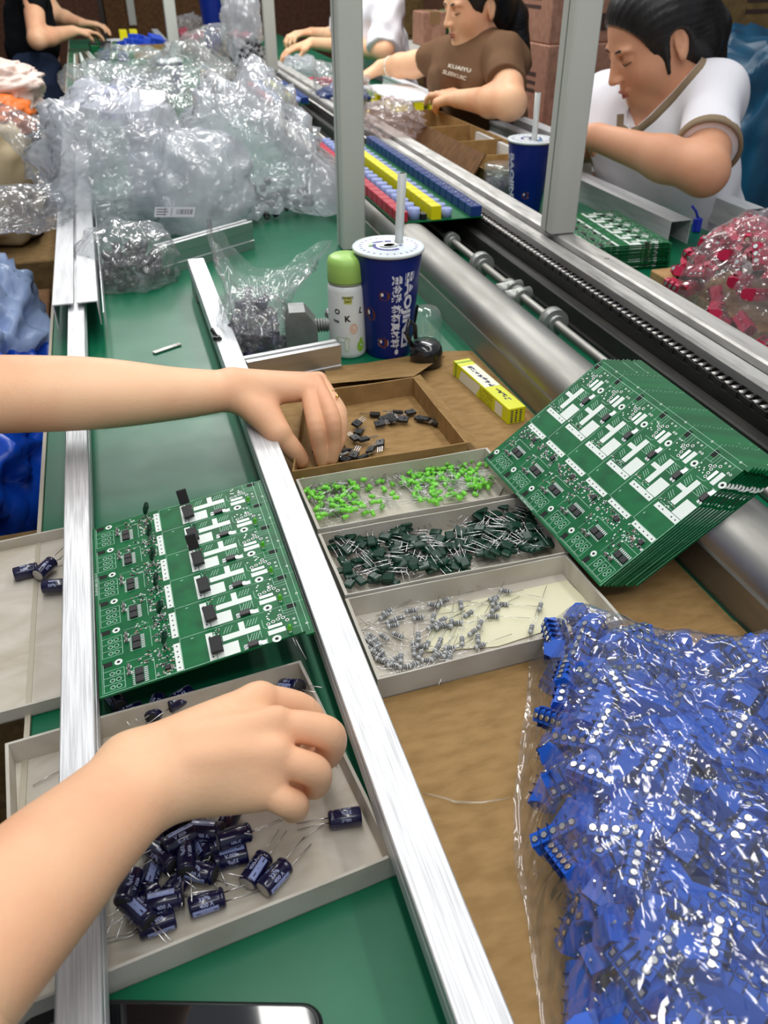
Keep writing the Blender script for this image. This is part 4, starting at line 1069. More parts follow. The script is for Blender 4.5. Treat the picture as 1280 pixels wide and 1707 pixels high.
# ------------------------------------------------------------------ tall blue cup with straw
M_navy = mat('navy_cup_print', srgb(10, 34, 116), rough=.35, spec=.4)
M_navyd = mat('navy_cup_far', srgb(14, 36, 110), rough=.4)
M_lid = mat('white_lid_film', srgb(226, 236, 238), rough=.3, coat=.3)
M_ink = mat('white_print', srgb(224, 228, 240), rough=.5)
M_pearl = mat('brown_pearl', srgb(104, 52, 26), rough=.4)
M_pearlrim = mat('pearl_rim', srgb(196, 168, 170), rough=.5)
M_lidink = mat('lid_print_violet', srgb(72, 64, 160), rough=.4)
M_teal = mat('lid_print_teal', srgb(60, 140, 180), rough=.4)
M_straw = mat('milky_straw', srgb(220, 224, 222), rough=.3, trans=.35)
def cup(loc, h, rb, rt_, label, full=True, straw=True, face=0.0, group=None, lean=(.055, -.03)):
    e = empty('bubble_tea_cup', loc, (0, 0, face), label, 'cup', group)
    prof = [(0, .003), (rb*.9, .003), (rb, 0), (rb+.0006, .002), (rt_, h-.006), (rt_, h-.004)]
    MB().revolve(prof, 48).build('cup_body', M_navy, e)
    MB().revolve([(rt_*.98, h-.006), (rt_+.0028, h-.0045), (rt_+.0032, h-.0015), (rt_+.0018, h), (rt_-.002, h-.0006), (0, h-.0010)], 48).build('lid', M_lid, e)
    def wrap(t, z, o=.0003):
        r = rb+(rt_-rb)*z/h+o
        return (r*math.cos(t), r*math.sin(t), z)
    if full:
        # letters run down the cup, turned a quarter
        mb = MB(); t0 = math.radians(-76); rr = (rb+rt_)/2
        fit_text(mb, 'BAOJINZI', .0175, .108, lambda x, y: wrap(t0+y/rr, h*.83-x, .0005), bold=.05, cuts=6)
        fit_text(mb, '煲金珠 杯杯真材料', .0140, .104, lambda x, y: wrap(t0-.43+y/rr, h*.815-x, .0005), bold=.03, cuts=5)
        mb.add([wrap(t0-.22+.085*math.cos(2*PI*i/16), .011+.0042*math.sin(2*PI*i/16), .0006) for i in range(16)], [tuple(range(16))])
        mb.add([wrap(t0-.22+.03*math.cos(2*PI*i/12), .019+.0022*math.sin(2*PI*i/12), .0006) for i in range(12)], [tuple(range(12))])
        tag(mb.build('lettering', M_ink, e), 'white lettering running down the cup')
        for (dt, z, a, b) in ((-.70, h*.63, .0085, .0085), (-1.24, h*.44, .0088, .0115), (-.785, h*.17, .0088, .0088), (-1.62, h*.45, .0085, .009), (1.1, h*.30, .0085, .0085)):
            mb = MB()
            def el(k, o, mi): mb.add([wrap(t0+dt+a*k*math.cos(2*PI*i/22)/rr, z+b*k*math.sin(2*PI*i/22), o) for i in range(22)], [tuple(range(22))], mi)
            el(1.0, .0004, 1); el(.82, .0006, 0)
            mb.add([wrap(t0+dt-a*.35/rr+a*.22*math.cos(2*PI*i/10)/rr, z+b*.2+b*.3*math.sin(2*PI*i/10), .0008) for i in range(10)], [tuple(range(10))], 2)
            mb.build('printed_pearl', [M_pearl, M_pearlrim, M_white], e)
    mb = MB(); z = h-.0006
    for i in range(26):
        a = 2*PI*i/26; 
        mb.box((rt_*.83*math.cos(a), rt_*.83*math.sin(a), z), (.004, .0018, .0003), rotm(0, 0, a))
    def blob(x, y, a, b, rz, mi):
        mb.add([Vector((x, y, z+.0003*(mi+1))) + rotm(0, 0, rz) @ Vector((a*math.cos(2*PI*i/18), b*math.sin(2*PI*i/18), 0)) for i in range(18)], [tuple(range(18))], mi)
    if full:
        for i in range(12):
            a = 2.6+i*.22; mb.box((.019*math.cos(a), .019*math.sin(a), z+.0002), (.004, .0052, .0003), rotm(0, 0, a))
        blob(.001, .002, .013, .010, 0, 2); blob(.0, .001, .010, .0075, .2, 0); blob(.001, .0, .008, .006, .2, 2); blob(.003, .003, .004, .003, .3, 0)
        blob(-.008, .020, .009, .002, .1, 0); blob(.006, .019, .005, .003, -.4, 0); blob(.020, .014, .006, .007, .5, 1); blob(.016, -.004, .0025, .002, 0, 0); blob(-.022, .008, .005, .003, .9, 3)
    mb.build('lid_print', [M_lidink, M_teal, M_white, mat('lid_print_green', srgb(170, 206, 150), rough=.4)], e)
    if straw:
        MB().revolve([(.0044, 0), (.0058, 0), (.0058, .20), (.0044, .20)], 16, Matrix.Translation((.012, .006, h*.25)) @ rotm(lean[1], lean[0], 0).to_4x4() @ Matrix.Scale(1, 4)).build('straw', M_straw, e)
    return e
cup((.333, 1.072, 0), .150, .0315, .0455, 'tall navy cup lettered BAOJINZI with a straw, beside the white bottle', face=math.radians(2))
p = at(875, 362, 0)
cup((p.x+.012, p.y+.03, 0), .150, .0315, .0455, 'navy cup with a straw behind the near chain rail, in front of the post', full=True, face=math.radians(-105), lean=(.03, .02))
p = at(290, 157, 0)
cup((p.x, p.y+.05, 0), .11, .036, .050, 'navy cup standing among the clear bags, left of the far post', full=False, straw=False)
p = at(360, 66, .074)
e = cup((p.x, p.y+.05, 0.0), .26, .045, .060, 'tall navy cup with pale spots on the far bench', full=True, straw=False, face=1.5)
cup((.085, 2.66, 0), .12, .034, .048, 'navy cup half buried in the clear bags below the white paper', full=False, straw=False)

# ------------------------------------------------------------------ white bottle with green cap
M_bw = mat('white_bottle_enamel', srgb(226, 232, 232), rough=.25, coat=.4)
M_bg = mat('pale_green_cap', srgb(160, 204, 104), rough=.4)
BL = Vector((.2765, 1.082, 0)); rB = .0262
e = empty('bottle', BL, (0, 0, 0), 'white bottle with a pale green cap and printed letters, left of the tall cup', 'bottle')
MB().revolve([(0, .002), (rB-.003, 0), (rB-.0005, .003), (rB, .008), (rB, .096), (rB-.001, .101), (rB-.004, .105), (0, .106)], 40).build('bottle_body', M_bw, e)
MB().revolve([(rB-.003, .103), (rB-.0015, .1035), (rB-.0015, .106), (rB-.003, .1065), (0, .1065)], 40).build('neck_ring', mat('grey_green_ring', srgb(150, 160, 140), rough=.4), e)
MB().revolve([(0, .1065), (rB-.001, .1065), (rB-.0005, .108), (rB-.0008, .130), (rB-.003, .137), (rB-.007, .1395), (0, .1405)], 40).build('cap', M_bg, e)
def bw(t, z, o=.0003): r = rB+o; return (r*math.cos(t), r*math.sin(t), z)
tf = math.radians(-105)
M_txt = mat('black_print', srgb(28, 32, 28), rough=.5)
for body, dt, z, s, rot in (('O', -.55, .066, .010, -.2), ('K', .02, .056, .0115, .05), ('L', .74, .066, .0115, -.25), ('TIME', -.62, .054, .0045, -.15)):
    mb = MB(); put_text(mb, body, s, lambda x, y: bw(tf+dt+(x*math.cos(rot)-y*math.sin(rot))/rB, z+x*math.sin(rot)+y*math.cos(rot)), bold=.04, align='CENTER', cuts=3)
    mb.build('printed_letter', M_txt, e)
mb = MB()
mb.grid(lambda u, v: bw(tf-.15+u*.42, .081+v*.0105-u*.001, .0002), 8, 2)
put_text(mb, 'SWEET', .0050, lambda x, y: bw(tf+.06+x/rB, .0875+y, .0005), mi=1, align='CENTER', bold=.02)
put_text(mb, 'DAY', .0050, lambda x, y: bw(tf+.08+x/rB, .0825+y, .0005), mi=1, align='CENTER', bold=.02)
mb.build('yellow_sticker', [mat('yellow_green_label', srgb(206, 214, 110), rough=.5), M_txt], e)
mb = MB()
for (dt, z, a, b, mi) in ((.75, .018, .0062, .0085, 0), (.78, .026, .003, .005, 0), (.35, .045, .006, .008, 1), (-.25, .03, .010, .004, 2), (-.05, .022, .0035, .010, 2)):
    mb.add([bw(tf+dt+a*math.cos(2*PI*i/20)/rB, z+b*math.sin(2*PI*i/20), .0003) for i in range(20)], [tuple(range(20))], mi)
for (dt, z, a, b) in ((-.25, .03, .0088, .0030), (-.05, .022, .0026, .0088)):
    mb.add([bw(tf+dt+a*math.cos(2*PI*i/20)/rB, z+b*math.sin(2*PI*i/20), .0005) for i in range(20)], [tuple(range(20))], 3)
mb.build('printed_shapes', [mat('pear_green', srgb(150, 196, 70), rough=.5), mat('peach_print', srgb(226, 196, 176), rough=.5), mat('lime_outline', srgb(178, 206, 140), rough=.5), M_bw], e)
# clear bottle lying behind the cup, its black round lid in front
M_clear = plastic_film('clear_hard_plastic', tint=(.88, .95, .92, 1), milk=.10, rough=.06, cell=20, bump=.1, gloss=1.1)
e = empty('clear_bottle', (.395, 1.085, 0), (0, 0, 0), 'clear plastic bottle with a black strap, half hidden behind the tall cup', 'bottle')
MB().revolve([(0, 0), (.020, 0), (.022, .003), (.022, .040), (.019, .047), (.014, .052), (0, .052)], 28).build('bottle_body', M_clear, e)
MB().grid(lambda u, v: (-.024+.008*math.sin(u*PI)-.004, -.022+v*.008, .02+.045*math.sin(u*PI*.9)+.0), 14, 2).build('strap', M_black, e)
p = at(714, 612, .002)
M_gloss = mat('glossy_black_plastic', (.010, .010, .012, 1), rough=.18, coat=.5)
e = empty('jar_stopper', (p.x, p.y+.010, .0018), (0, 0, .3), 'round glossy black stopper on the cardboard, by the foot of the tall cup', 'stopper')
MB().revolve([(0, 0), (.021, 0), (.0225, .002), (.0225, .018), (.021, .026), (.017, .031), (.010, .033), (0, .0335)], 36).build('lid_body', M_gloss, e)
MB().tube([(-.016, .012, .026), (-.022, .016, .045), (-.014, .022, .060), (-.004, .022, .050), (-.006, .017, .033)], .003, 10).build('carry_loop', M_gloss, e)

# ------------------------------------------------------------------ yellow box
M_yel = mat('lemon_yellow_card', srgb(224, 226, 20), rough=.35, noise_amt=.06, noise_scale=30)
M_yelw = mat('white_yellow_patch', srgb(236, 236, 216), rough=.4)
M_ygreen = mat('box_green_stripe', srgb(130, 170, 60), rough=.5)
M_bink = mat('blue_black_print', srgb(48, 44, 92), rough=.5)
M_oliv = mat('olive_print', srgb(150, 150, 30), rough=.5)
p0 = at(849, 681, .022)
e = empty('small_carton', (.404, .813, .0019), (0, 0, math.atan2(.816-.967, .406-.393)+PI/2), 'small bright yellow carton lying beside the steel tube', 'box')
# local: x across, y along away from the viewer
Lb, Wb, Hb = .152, .0235, .0205
MB().b2(0, Wb, 0, Lb, 0, Hb, bev=.0006).build('carton_body', M_yel, e)
mb = MB(); zt = Hb+.0001
mb.rect(.001, Wb-.001, Lb*.42, Lb*.86, zt, 0)
mb.rect(0.0005, Wb-.0005, Lb*.93, Lb*.955, zt, 1)
mb.add([(-.0001, Lb*.93, .0005), (-.0001, Lb*.955, .0005), (-.0001, Lb*.955, Hb), (-.0001, Lb*.93, Hb)], [(0, 1, 2, 3)], 1)
mb.add([(-.0001, Lb*.55, .001), (-.0001, Lb*.88, .001), (-.0001, Lb*.84, Hb-.004), (-.0001, Lb*.48, Hb-.002)], [(0, 1, 2, 3)], 0)
mb.add([(-.0001, Lb*.10, .002), (-.0001, Lb*.22, .002), (-.0001, Lb*.22, Hb-.003), (-.0001, Lb*.10, Hb-.003)], [(0, 1, 2, 3)], 0)
mb.build('printed_panels', [M_yelw, M_ygreen], e)
mb = MB()
def top(y0, x0, ln, wd, mi=0): mb.rect(x0, x0+wd, y0, y0+ln, zt+.0001, mi)
rk = random.Random(8)
for k in range(7):      # illegible heavy characters
    y0 = Lb*(.42+.062*k)
    for j in range(5): top(y0+rk.uniform(0, .006), .0075+rk.uniform(0, .006), rk.uniform(.001, .006), rk.uniform(.0008, .004))
for k in range(4):
    y0 = Lb*(.14+.055*k)
    for j in range(4): top(y0+rk.uniform(0, .006), .009+rk.uniform(0, .006), rk.uniform(.002, .008), rk.uniform(.0008, .002))
for k in range(9):
    y0 = Lb*(.27+.025*k)
    for j in range(4):
        a = .002+j*.0043; h_ = rk.uniform(.001, .003); mb.add([(-.0002, y0, a), (-.0002, y0+.0022, a), (-.0002, y0+.0022, a+h_), (-.0002, y0, a+h_)], [(0, 1, 2, 3)], 1)
for k in range(3):
    for j in range(6):
        x0 = .0035+k*.006; a = .002+j*.0028; mb.add([(x0, -.0002, a), (x0+rk.uniform(.0015, .0035), -.0002, a), (x0+.003, -.0002, a+.0018), (x0, -.0002, a+.0018)], [(3, 2, 1, 0)], 0)
mb.build('small_print', [M_bink, M_oliv], e)

# ------------------------------------------------------------------ phone at the bottom edge
M_phone = mat('phone_black_glass', (.006, .006, .008, 1), rough=.06, coat=1)
M_bezel = mat('phone_case_rubber', (.012, .012, .014, 1), rough=.4)
def rrect(w_, h, r, z, n=7):
    o = []
    for cx, cy, a0 in ((w_/2-r, h/2-r, 0), (-w_/2+r, h/2-r, PI/2), (-w_/2+r, -h/2+r, PI), (w_/2-r, -h/2+r, 1.5*PI)):
        o += [(cx+r*math.cos(a0+i*PI/2/(n-1)), cy+r*math.sin(a0+i*PI/2/(n-1)), z) for i in range(n)]
    return o
def slab(w_, h, r, z0, z1, b=.001):
    rings = [rrect(w_-2*b, h-2*b, r-b, z0), rrect(w_, h, r, z0+b), rrect(w_, h, r, z1-b), rrect(w_-2*b, h-2*b, r-b, z1)]
    n = len(rings[0]); vs = sum(rings, []); fs = [tuple(range(n))[::-1], tuple(range(3*n, 4*n))]
    for k in range(3): fs += [(k*n+i, k*n+(i+1) % n, (k+1)*n+(i+1) % n, (k+1)*n+i) for i in range(n)]
    return MB().add(vs, fs)
tl = at(232, 1663, .009); tr = at(541, 1668, .009)
dx = (tr-tl); az = math.atan2(dx.y, dx.x); wP = .160
ex = Vector((math.cos(az), math.sin(az), 0)); ey = Vector((-ex.y, ex.x, 0))
c = Vector((tr.x, tr.y, 0))-ex*wP/2-ey*.076/2
e = empty('mobile_phone', c, (0, 0, az), 'black mobile phone lying face up on the green bench, at the bottom edge', 'phone')
slab(wP, .076, .012, 0, .0085, .0022).build('phone_case', M_bezel, e)
slab(wP-.006, .070, .0095, .0078, .0093, .0005).build('screen', M_phone, e)

# ------------------------------------------------------------------ aluminium channels before the woman in white
def box_channel(label, p0, p1, w_, h, z=0.0, t=.0015):
    p0 = Vector((*p0, z)); p1 = Vector((*p1, z)); d = p1-p0
    e = empty('aluminium_channel', p0, (0, 0, math.atan2(-d.x, d.y)), label, 'channel'); L = d.length
    MB().b2(-w_/2, w_/2, 0, L, h-t, h).b2(-w_/2, -w_/2+t, 0, L, 0, h-t).b2(w_/2-t, w_/2, 0, L, 0, h-t).b2(-w_/2+t, -w_/2+.012, 0, L, 0, t).build('channel_section', M_satin, e)
    return e
q = at(1128, 408, .0)
box_channel('near open-ended aluminium channel in front of the woman in white', (q.x, q.y), (q.x-.012, q.y+.95), .046, .046)
q2 = at(1262, 392, .0)
box_channel('aluminium channel nearest the white T-shirt, its open end at the right edge', (q2.x-.012, q2.y+.01), (q2.x-.03, q2.y+1.6), .042, .050)
q3 = at(1190, 450, 0)
box_channel('short piece of aluminium channel half under the red bag', (q3.x+.02, q3.y-.10), (q3.x+.02, q3.y+.05), .05, .030)
# wooden stick, white tool, blue tie
p = at(1080, 408, .002); tag(MB().revolve([(0, 0), (.007, .001), (.010, .004), (.007, .007), (0, .008)], 20, scale=(1.6, .8)).build('white_cap', M_white, loc=(p.x, p.y, 0)), 'small flat white plastic cap on the green bench by the flat board stack', 'cap')
p = at(1145, 388, 0); 
e = empty('cable_tie', (p.x+.02, p.y, 0), (0, 0, 0), 'bright blue plastic tie standing between the two open channels', 'tie')
M_bt = mat('blue_tie', srgb(40, 60, 200), rough=.3)
MB().b2(-.008, .008, -.006, .006, 0, .028, bev=.002).build('tie_head', M_bt, e); MB().tube([(0, 0, .026), (-.006, .004, .040), (-.014, .01, .050)], .0025, 6).build('tie_tail', M_bt, e)
p = at(1066, 385, 0); tag(MB().b2(-.018, .018, -.006, .006, 0, .010, bev=.002).build('wooden_block', mat('ochre_wood', srgb(196, 150, 80), rough=.6), loc=(p.x+.04, p.y+.04, 0)), 'little ochre block behind the flat board stack', 'block')
# white rail on the worker side (far), and slide rail with boards
p = at(985, 262, .04); 
bar('aluminium_rail', 'long aluminium rail in front of the woman in brown', 1.108, 1.93, 3.6, .0, .045, .035, m=M_satin)
bar('aluminium_rail', 'inner aluminium rail beside the open cartons in front of the woman in brown', 1.005, 1.95, 3.4, .0, .035, .022, m=M_satin)
# row of blue blocks on a board between these rails
p = at(820, 213, .045)
e = empty('circuit_board', (1.052, 2.30, .004), (0, 0, .02), 'green board with a row of navy blocks between the rails by the woman in brown', 'circuit board')
MB().b2(-.033, .033, -.22, .18, 0, .002).build('board', M_mask, e)
for k in range(8): MB().b2(-.020, .015, -.20+k*.026, -.182+k*.026, .002, .022, bev=.001).build('terminal', M_navyd, e)

# ------------------------------------------------------------------ open cartons and trays on the far bench
def open_box(label, c, d, rz, m=M_card, cat='box', name='open_carton', z=0.0, div=()):
    e = empty(name, (c[0], c[1], z), (0, 0, rz), label, cat); x, y, h = d; t = .004
    MB().b2(-x/2, x/2, -y/2, y/2, 0, t).build('base', m, e)
    MB().b2(-x/2, -x/2+t, -y/2, y/2, t, h).build('side_panel', m, e); MB().b2(x/2-t, x/2, -y/2, y/2, t, h).build('side_panel', m, e)
    MB().b2(-x/2+t, x/2-t, -y/2, -y/2+t, t, h).build('end_panel', m, e); MB().b2(-x/2+t, x/2-t, y/2-t, y/2, t, h).build('end_panel', m, e)
    for v in div: MB().b2(-x/2+t, x/2-t, v*y-t/2, v*y+t/2, t, h*.95).build('divider', m, e)
    return e
e = open_box('long divided brown carton beside the chain rail, in front of the woman in brown', (.895, 2.26), (.20, .82, .055), .03, div=(-.30, -.08, .18))
for (y, w_) in ((-.18, .10), (-.32, .09)):
    MB().b2(-.08, .08, y-w_/2, y+w_/2, .006, .012).build('paper_sheet', M_cream, e)
mb = MB().box((-.125, .0, .050), (.09, .80, .004), rotm(0, -1.0, 0)); mb.build('side_flap', M_cardd, e)
p = at(828, 335, 0)
e = empty('clear_jar', (p.x+.015, p.y+.03, 0), (0, 0, 0), 'clear plastic jar with a lid beside the farther blue cup with a straw', 'jar')
MB().revolve([(0, 0), (.033, 0), (.035, .004), (.035, .050), (.031, .056), (0, .057)], 28).build('jar_body', M_clear, e)
MB().revolve([(0, .057), (.034, .057), (.035, .059), (.035, .070), (.032, .073), (0, .072)], 28).build('jar_lid', M_clear, e)
MB().revolve([(0, .003), (.030, .003), (.031, .02), (.029, .043), (0, .045)], 20).build('jar_contents', mat('mauve_grains', srgb(130, 120, 130), rough=.6, noise_amt=.6, noise_scale=120), e)
# white foam tray over yellow parts
M_foam = mat('white_foam', srgb(236, 238, 240), rough=.6)
M_ybox = mat('yellow_film_capacitor', srgb(236, 226, 20), rough=.35)
e = empty('foam_tray', (.965, 2.96, 0), (0, 0, .04), 'white foam sheet lying on rows of yellow parts, near the woman in brown', 'tray')
MB().b2(-.085, .085, -.19, .17, .062, .070, bev=.002).build('foam_sheet', M_foam, e)
MB().b2(-.11, .10, -.21, .20, .0, .030, bev=.002).build('foam_base', M_foam, e)
for k in range(9):
    o = MB().b2(-.016, .016, -.016, .016, 0, .030, bev=.001).build('yellow_capacitor', M_ybox, loc=(.965-.055+(k % 3)*.052, 2.96-.175+(k//3)*.12, .031))
    tag(o, 'yellow block capacitor standing under the white foam sheet', 'capacitor', 'yellow blocks under the foam')
for k in range(6):
    o = MB().b2(-.017, .017, -.075, .075, 0, .036, bev=.001).build('yellow_capacitor', M_ybox, loc=(.80+(k % 3)*.042-.02*(k//3)*0, 2.84+(k//3)*.17, .0))
    tag(o, 'long yellow block beside the foam tray, right of the tall near post', 'capacitor', 'long yellow blocks by the post')

# ------------------------------------------------------------------ finished assemblies riding on the conveyor
M_red = mat('red_block', srgb(190, 40, 62), rough=.35)
M_dkblue = mat('dark_blue_terminal', srgb(22, 58, 124), rough=.35)
def assembly(label, x0, y0, x1, n, pitch, z=.078):
    L = n*pitch; e = empty('assembled_board', (x0, y0, z), (0, 0, 0), label, 'circuit board')
    W = x1-x0
    MB().b2(0, W, 0, L, 0, .0016).build('board', M_mask, e)
    for k in range(n):
        y = (k+.5)*pitch; h = pitch*.45
        MB().b2(.003, .022, y-h, y+h, .0016, .020, bev=.001).build('red_block', M_red, e)
        MB().cyl((.038, y, .0016), (.038, y, .022), pitch*.33, n=12).build('round_capacitor', M_stripe, e)
        MB().b2(.050, .060, y-h*.6, y+h*.6, .0016, .012, bev=.0006).build('black_part', M_blackplastic, e)
        MB().b2(.066, .085, y-h, y+h, .0016, .026, bev=.0008).build('yellow_capacitor', M_ybox, e)
        MB().cyl((.100, y, .0016), (.100, y, .017), pitch*.30, n=12).build('silver_capacitor', M_stripe, e)
        MB().b2(W-.024, W-.003, y-h, y+h, .0016, .020, bev=.0008).build('blue_terminal', M_dkblue, e)
        for s in (-.25, .25): MB().cyl((W-.0135, y+s*pitch, .020), (W-.0135, y+s*pitch, .0212), .0022, n=8).build('terminal_screw', M_lead, e)
assembly('long board with red, yellow and blue parts on the conveyor behind the cup straw', .462, 1.44, .628, 21, .033, z=.070)
assembly('farther board with yellow and blue parts riding on the conveyor, beyond the clear bags', .475, 2.78, .610, 12, .033, z=.070)
# worker side odds and ends far up the bench
M_cyan = mat('teal_parts', srgb(40, 110, 160), rough=.4)
for k in range(5):
    o = empty('circuit_board', (-.105+k*.034, 4.10+.02*k, .002), (0, 0, .02*k), 'narrow green board strip in the row before the black T-shirt, '+('first from the bench edge', 'second from the bench edge', 'middle one', 'fourth from the bench edge', 'farthest from the bench edge')[k], 'circuit board', 'board strips')
    MB().b2(0, .028, 0, 1.05, 0, .003).build('board', [M_mask, M_silk][0], o)
    MB().b2(.004, .012, .02, 1.02, .003, .006).build('pad_strip', [M_silk, M_chip][k % 2], o)
    MB().b2(.017, .024, .02, 1.02, .003, .009).build('part_strip', [M_tan, M_silk, M_chip][k % 3], o)
for k in range(26):
    x = .10+rk.uniform(-.05, .16); y = 5.25+rk.uniform(-.3, .35)
    tag(MB().b2(-.02, .02, -.02, .02, 0, .04, bev=.002).build('small_component', rk.choice([M_chip, M_dkblue, M_mask, M_blackplastic]), loc=(x-.05, y-.2, .001), rot=(0, 0, rk.uniform(0, 3))), 'dark small component in the loose row before the far worker', 'component', 'loose components at the far end')
open_box('low brown tray with blue blocks on the far bench, left of the small post', (.235, 5.0), (.23, .22, .06), .0, cat='tray', name='parts_tray')
for k in range(7):
    tag(MB().b2(-.035, .035, -.03, .03, 0, .05, bev=.004).build('blue_block', mat('cobalt_plastic', srgb(36, 74, 190), rough=.35), loc=(.16+.028*k, 5.0+rk.uniform(-.05, .06), .02+.012*(k % 3)), rot=(rk.uniform(-.3, .3), .2, rk.uniform(0, 3))), 'blue block in the low brown tray on the far bench', 'block', 'blue blocks in the far tray')
e = empty('foam_tray', (.20, 5.55, 0), (0, 0, 0), 'white foam tray behind the low brown tray on the far bench', 'tray'); MB().b2(-.12, .14, -.2, .2, 0, .02, bev=.003).build('foam_base', M_foam, e)
for k in range(2): tag(MB().b2(-.02, .02, -.05, .05, 0, .06, bev=.002).build('yellow_capacitor', M_ybox, loc=(.17+k*.055, 5.5, .021)), ('left', 'right')[k]+' one of the two yellow blocks on the far foam tray', 'capacitor', 'two far yellow blocks')
bar('aluminium_rail', 'short far rail end pointing at the small post beyond the brown tray', .36, 4.6, 5.8, .0, .06, .035)
tag(MB().b2(-.06, .06, -.3, .12, 0, .055, bev=.002).build('wooden_block', M_card, loc=(.455, 3.72, 0)), 'brown cardboard block left of the conveyor, above the clear bags', 'block')
# pale flat board under the red bag
tag(MB().b2(-.16, .11, -.16, .13, 0, .018, bev=.002).build('cardboard_slab', board_mat('light_cardboard', srgb(186, 148, 104), srgb(168, 130, 88)), loc=(1.015, 1.10, 0)), 'flat light brown carton under the bag of red blocks', 'cardboard')
# ------------------------------------------------------------------ clear bags
F_blue = plastic_film('bag_film_clear', tint=(.97, .97, .98, 1), milk=.075, rough=.09, cell=20, bump=.8, gloss=1.15, dist=.012)
F_heap = plastic_film('bag_film_milky', tint=(.95, .96, .97, 1), milk=.42, rough=.16, cell=12, bump=.9, gloss=1.0, milkcol=(.90, .92, .98, 1), dist=.02)
F_haze = plastic_film('bag_film_haze', tint=(.92, .93, .94, 1), milk=.15, rough=.14, cell=16, bump=.8, gloss=1.0, dist=.015)
F_soft = plastic_film('bag_film_soft', tint=(.97, .98, .98, 1), milk=.12, rough=.12, cell=16, bump=.8, gloss=.8, dist=.015)
def crease(p, s=1.0, seed=0.0):
    """folded-paper height: sharp ridges between flat facets"""
    q = p*s+Vector((seed, seed*1.7, seed*.3)); q = q+Vector((noise.noise(q*.9), noise.noise(q*.9+Vector((5, 0, 0))), noise.noise(q*.9+Vector((0, 5, 0)))))*.5
    d, _ = noise.voronoi(q)
    return d[1]-d[0]
def film_bag(name, label, c, r, m, seed=0, amp=.25, cs=2.4, n=(54, 34), corners=(), parent=None, squash=.9, group=None, cat='bag', sq=2.4, rot=0, flat=False):
    """crumpled clear bag: creased superellipsoid; corners = (direction, pull) points drawn out"""
    rr_ = random.Random(seed)
    cz = [(Vector(d).normalized(), k) for d, k in corners]
    def fn(u, v):
        a = 2*PI*u; b = PI*(v-.5)
        def sp(t, e): return math.copysign(abs(t)**e, t)
        q = Vector((sp(math.cos(b), 2/sq)*sp(math.cos(a), 2/sq), sp(math.cos(b), 2/sq)*sp(math.sin(a), 2/sq), sp(math.sin(b), 2/sq)))
        k = 1+amp*(crease(q, cs, seed)*1.3-.55)+amp*.5*noise.noise(q*3.1+Vector((seed, 0, 0)))+amp*.35*(crease(q, cs*2.3, seed+9)-.3)
        for d, kk in cz:
            t = max(0, q.normalized().dot(d)); k += kk*t**14
        p = Vector((q.x*k*r[0], q.y*k*r[1], q.z*k*r[2]))
        if p.z < -squash*r[2]: p.z = -squash*r[2]+.001*rr_.random()
        p.z += squash*r[2]
        return p
    mb = MB().grid(fn, n[0], n[1], closeu=True, smooth=not flat)
    o = mb.build(name, m, parent, loc=c); o.rotation_euler = (0, 0, rot)
    return tag(o, label, cat, group)
def sheet_film(name, label, pts, m, seed=0, amp=.01, parent=None, n=26, cat='film', cs=30):
    """crumpled film stretched over a grid of control points (rows of points)"""
    R_ = len(pts); K = len(pts[0])
    def fn(u, v):
        x = u*(K-1); y = v*(R_-1); i = min(int(x), K-2); j = min(int(y), R_-2); fx = x-i; fy = y-j
        fx = fx*fx*(3-2*fx); fy = fy*fy*(3-2*fy)
        p = Vector(pts[j][i]).lerp(Vector(pts[j][i+1]), fx).lerp(Vector(pts[j+1][i]).lerp(Vector(pts[j+1][i+1]), fx), fy)
        d = crease(p, cs, seed)-.3
        return p+Vector((noise.noise(p*cs*.6), noise.noise(p*cs*.6+Vector((3, 1, 0))), d))*amp
    mb = MB().grid(fn, n*(K-1)//2+2, n*(R_-1)//2+2)
    o = mb.build(name, m, parent, auto=parent is None)
    return tag(o, label, cat) if label else o

# --- big bag of blue terminal blocks
M_blk = mat('blue_terminal_plastic', srgb(24, 88, 196), rough=.35, spec=.4)
M_blkd = mat('blue_block_recess', srgb(12, 34, 90), rough=.6)
M_clearcase = mat('smoky_clear_case', srgb(150, 160, 176), rough=.12, trans=.75)
M_met = mat('bright_contact', (.85, .85, .83, 1), rough=.22, metal=1)
def block(n=5, pitch=.0052, m=None, md=None):
    e = empty('terminal_block', (0, 0, 0)); L = n*pitch
    prof = [(-.0055, 0), (.0055, 0), (.0055, .0065), (.0035, .0105), (.0035, .0125), (-.0035, .0125), (-.0050, .009), (-.0055, .009)]
    mb = MB().prism(prof, -L/2, L/2)
    for k in range(n):
        y = -L/2+(k+.5)*pitch
        mb.b2(.0052, .0057, y-pitch*.32, y+pitch*.32, .001, .0055, mi=1)
        mb.cyl((0, y, .0124), (0, y, .01275), pitch*.40, n=10, mi=1)
    for k in range(1, n): y = -L/2+k*pitch; mb.b2(-.0052, .0058, y-.00025, y+.00025, .0002, .0128, mi=1)
    mb.build('block_body', [m or M_blk, md or M_blkd], e)
    mb = MB()
    for k in range(n):
        y = -L/2+(k+.5)*pitch; mb.cyl((0, y, .0126), (0, y, .0131), pitch*.30, n=8); mb.cyl((-.001, y, 0), (-.001, y, -.0035), .0006, n=5)
        mb.b2(.0056, .0060, y-.001, y+.001, .002, .0042)
    mb.build('contacts', M_met, e)
    return e
poly = [(.268, .455), (.232, .385), (.185, .306), (.160, .231), (.140, .16), (.136, .07), (.21, .015), (.32, .05), (.42, .16), (.446, .27), (.444, .34), (.428, .395), (.392, .388), (.372, .404), (.345, .412), (.310, .452), (.285, .462)]
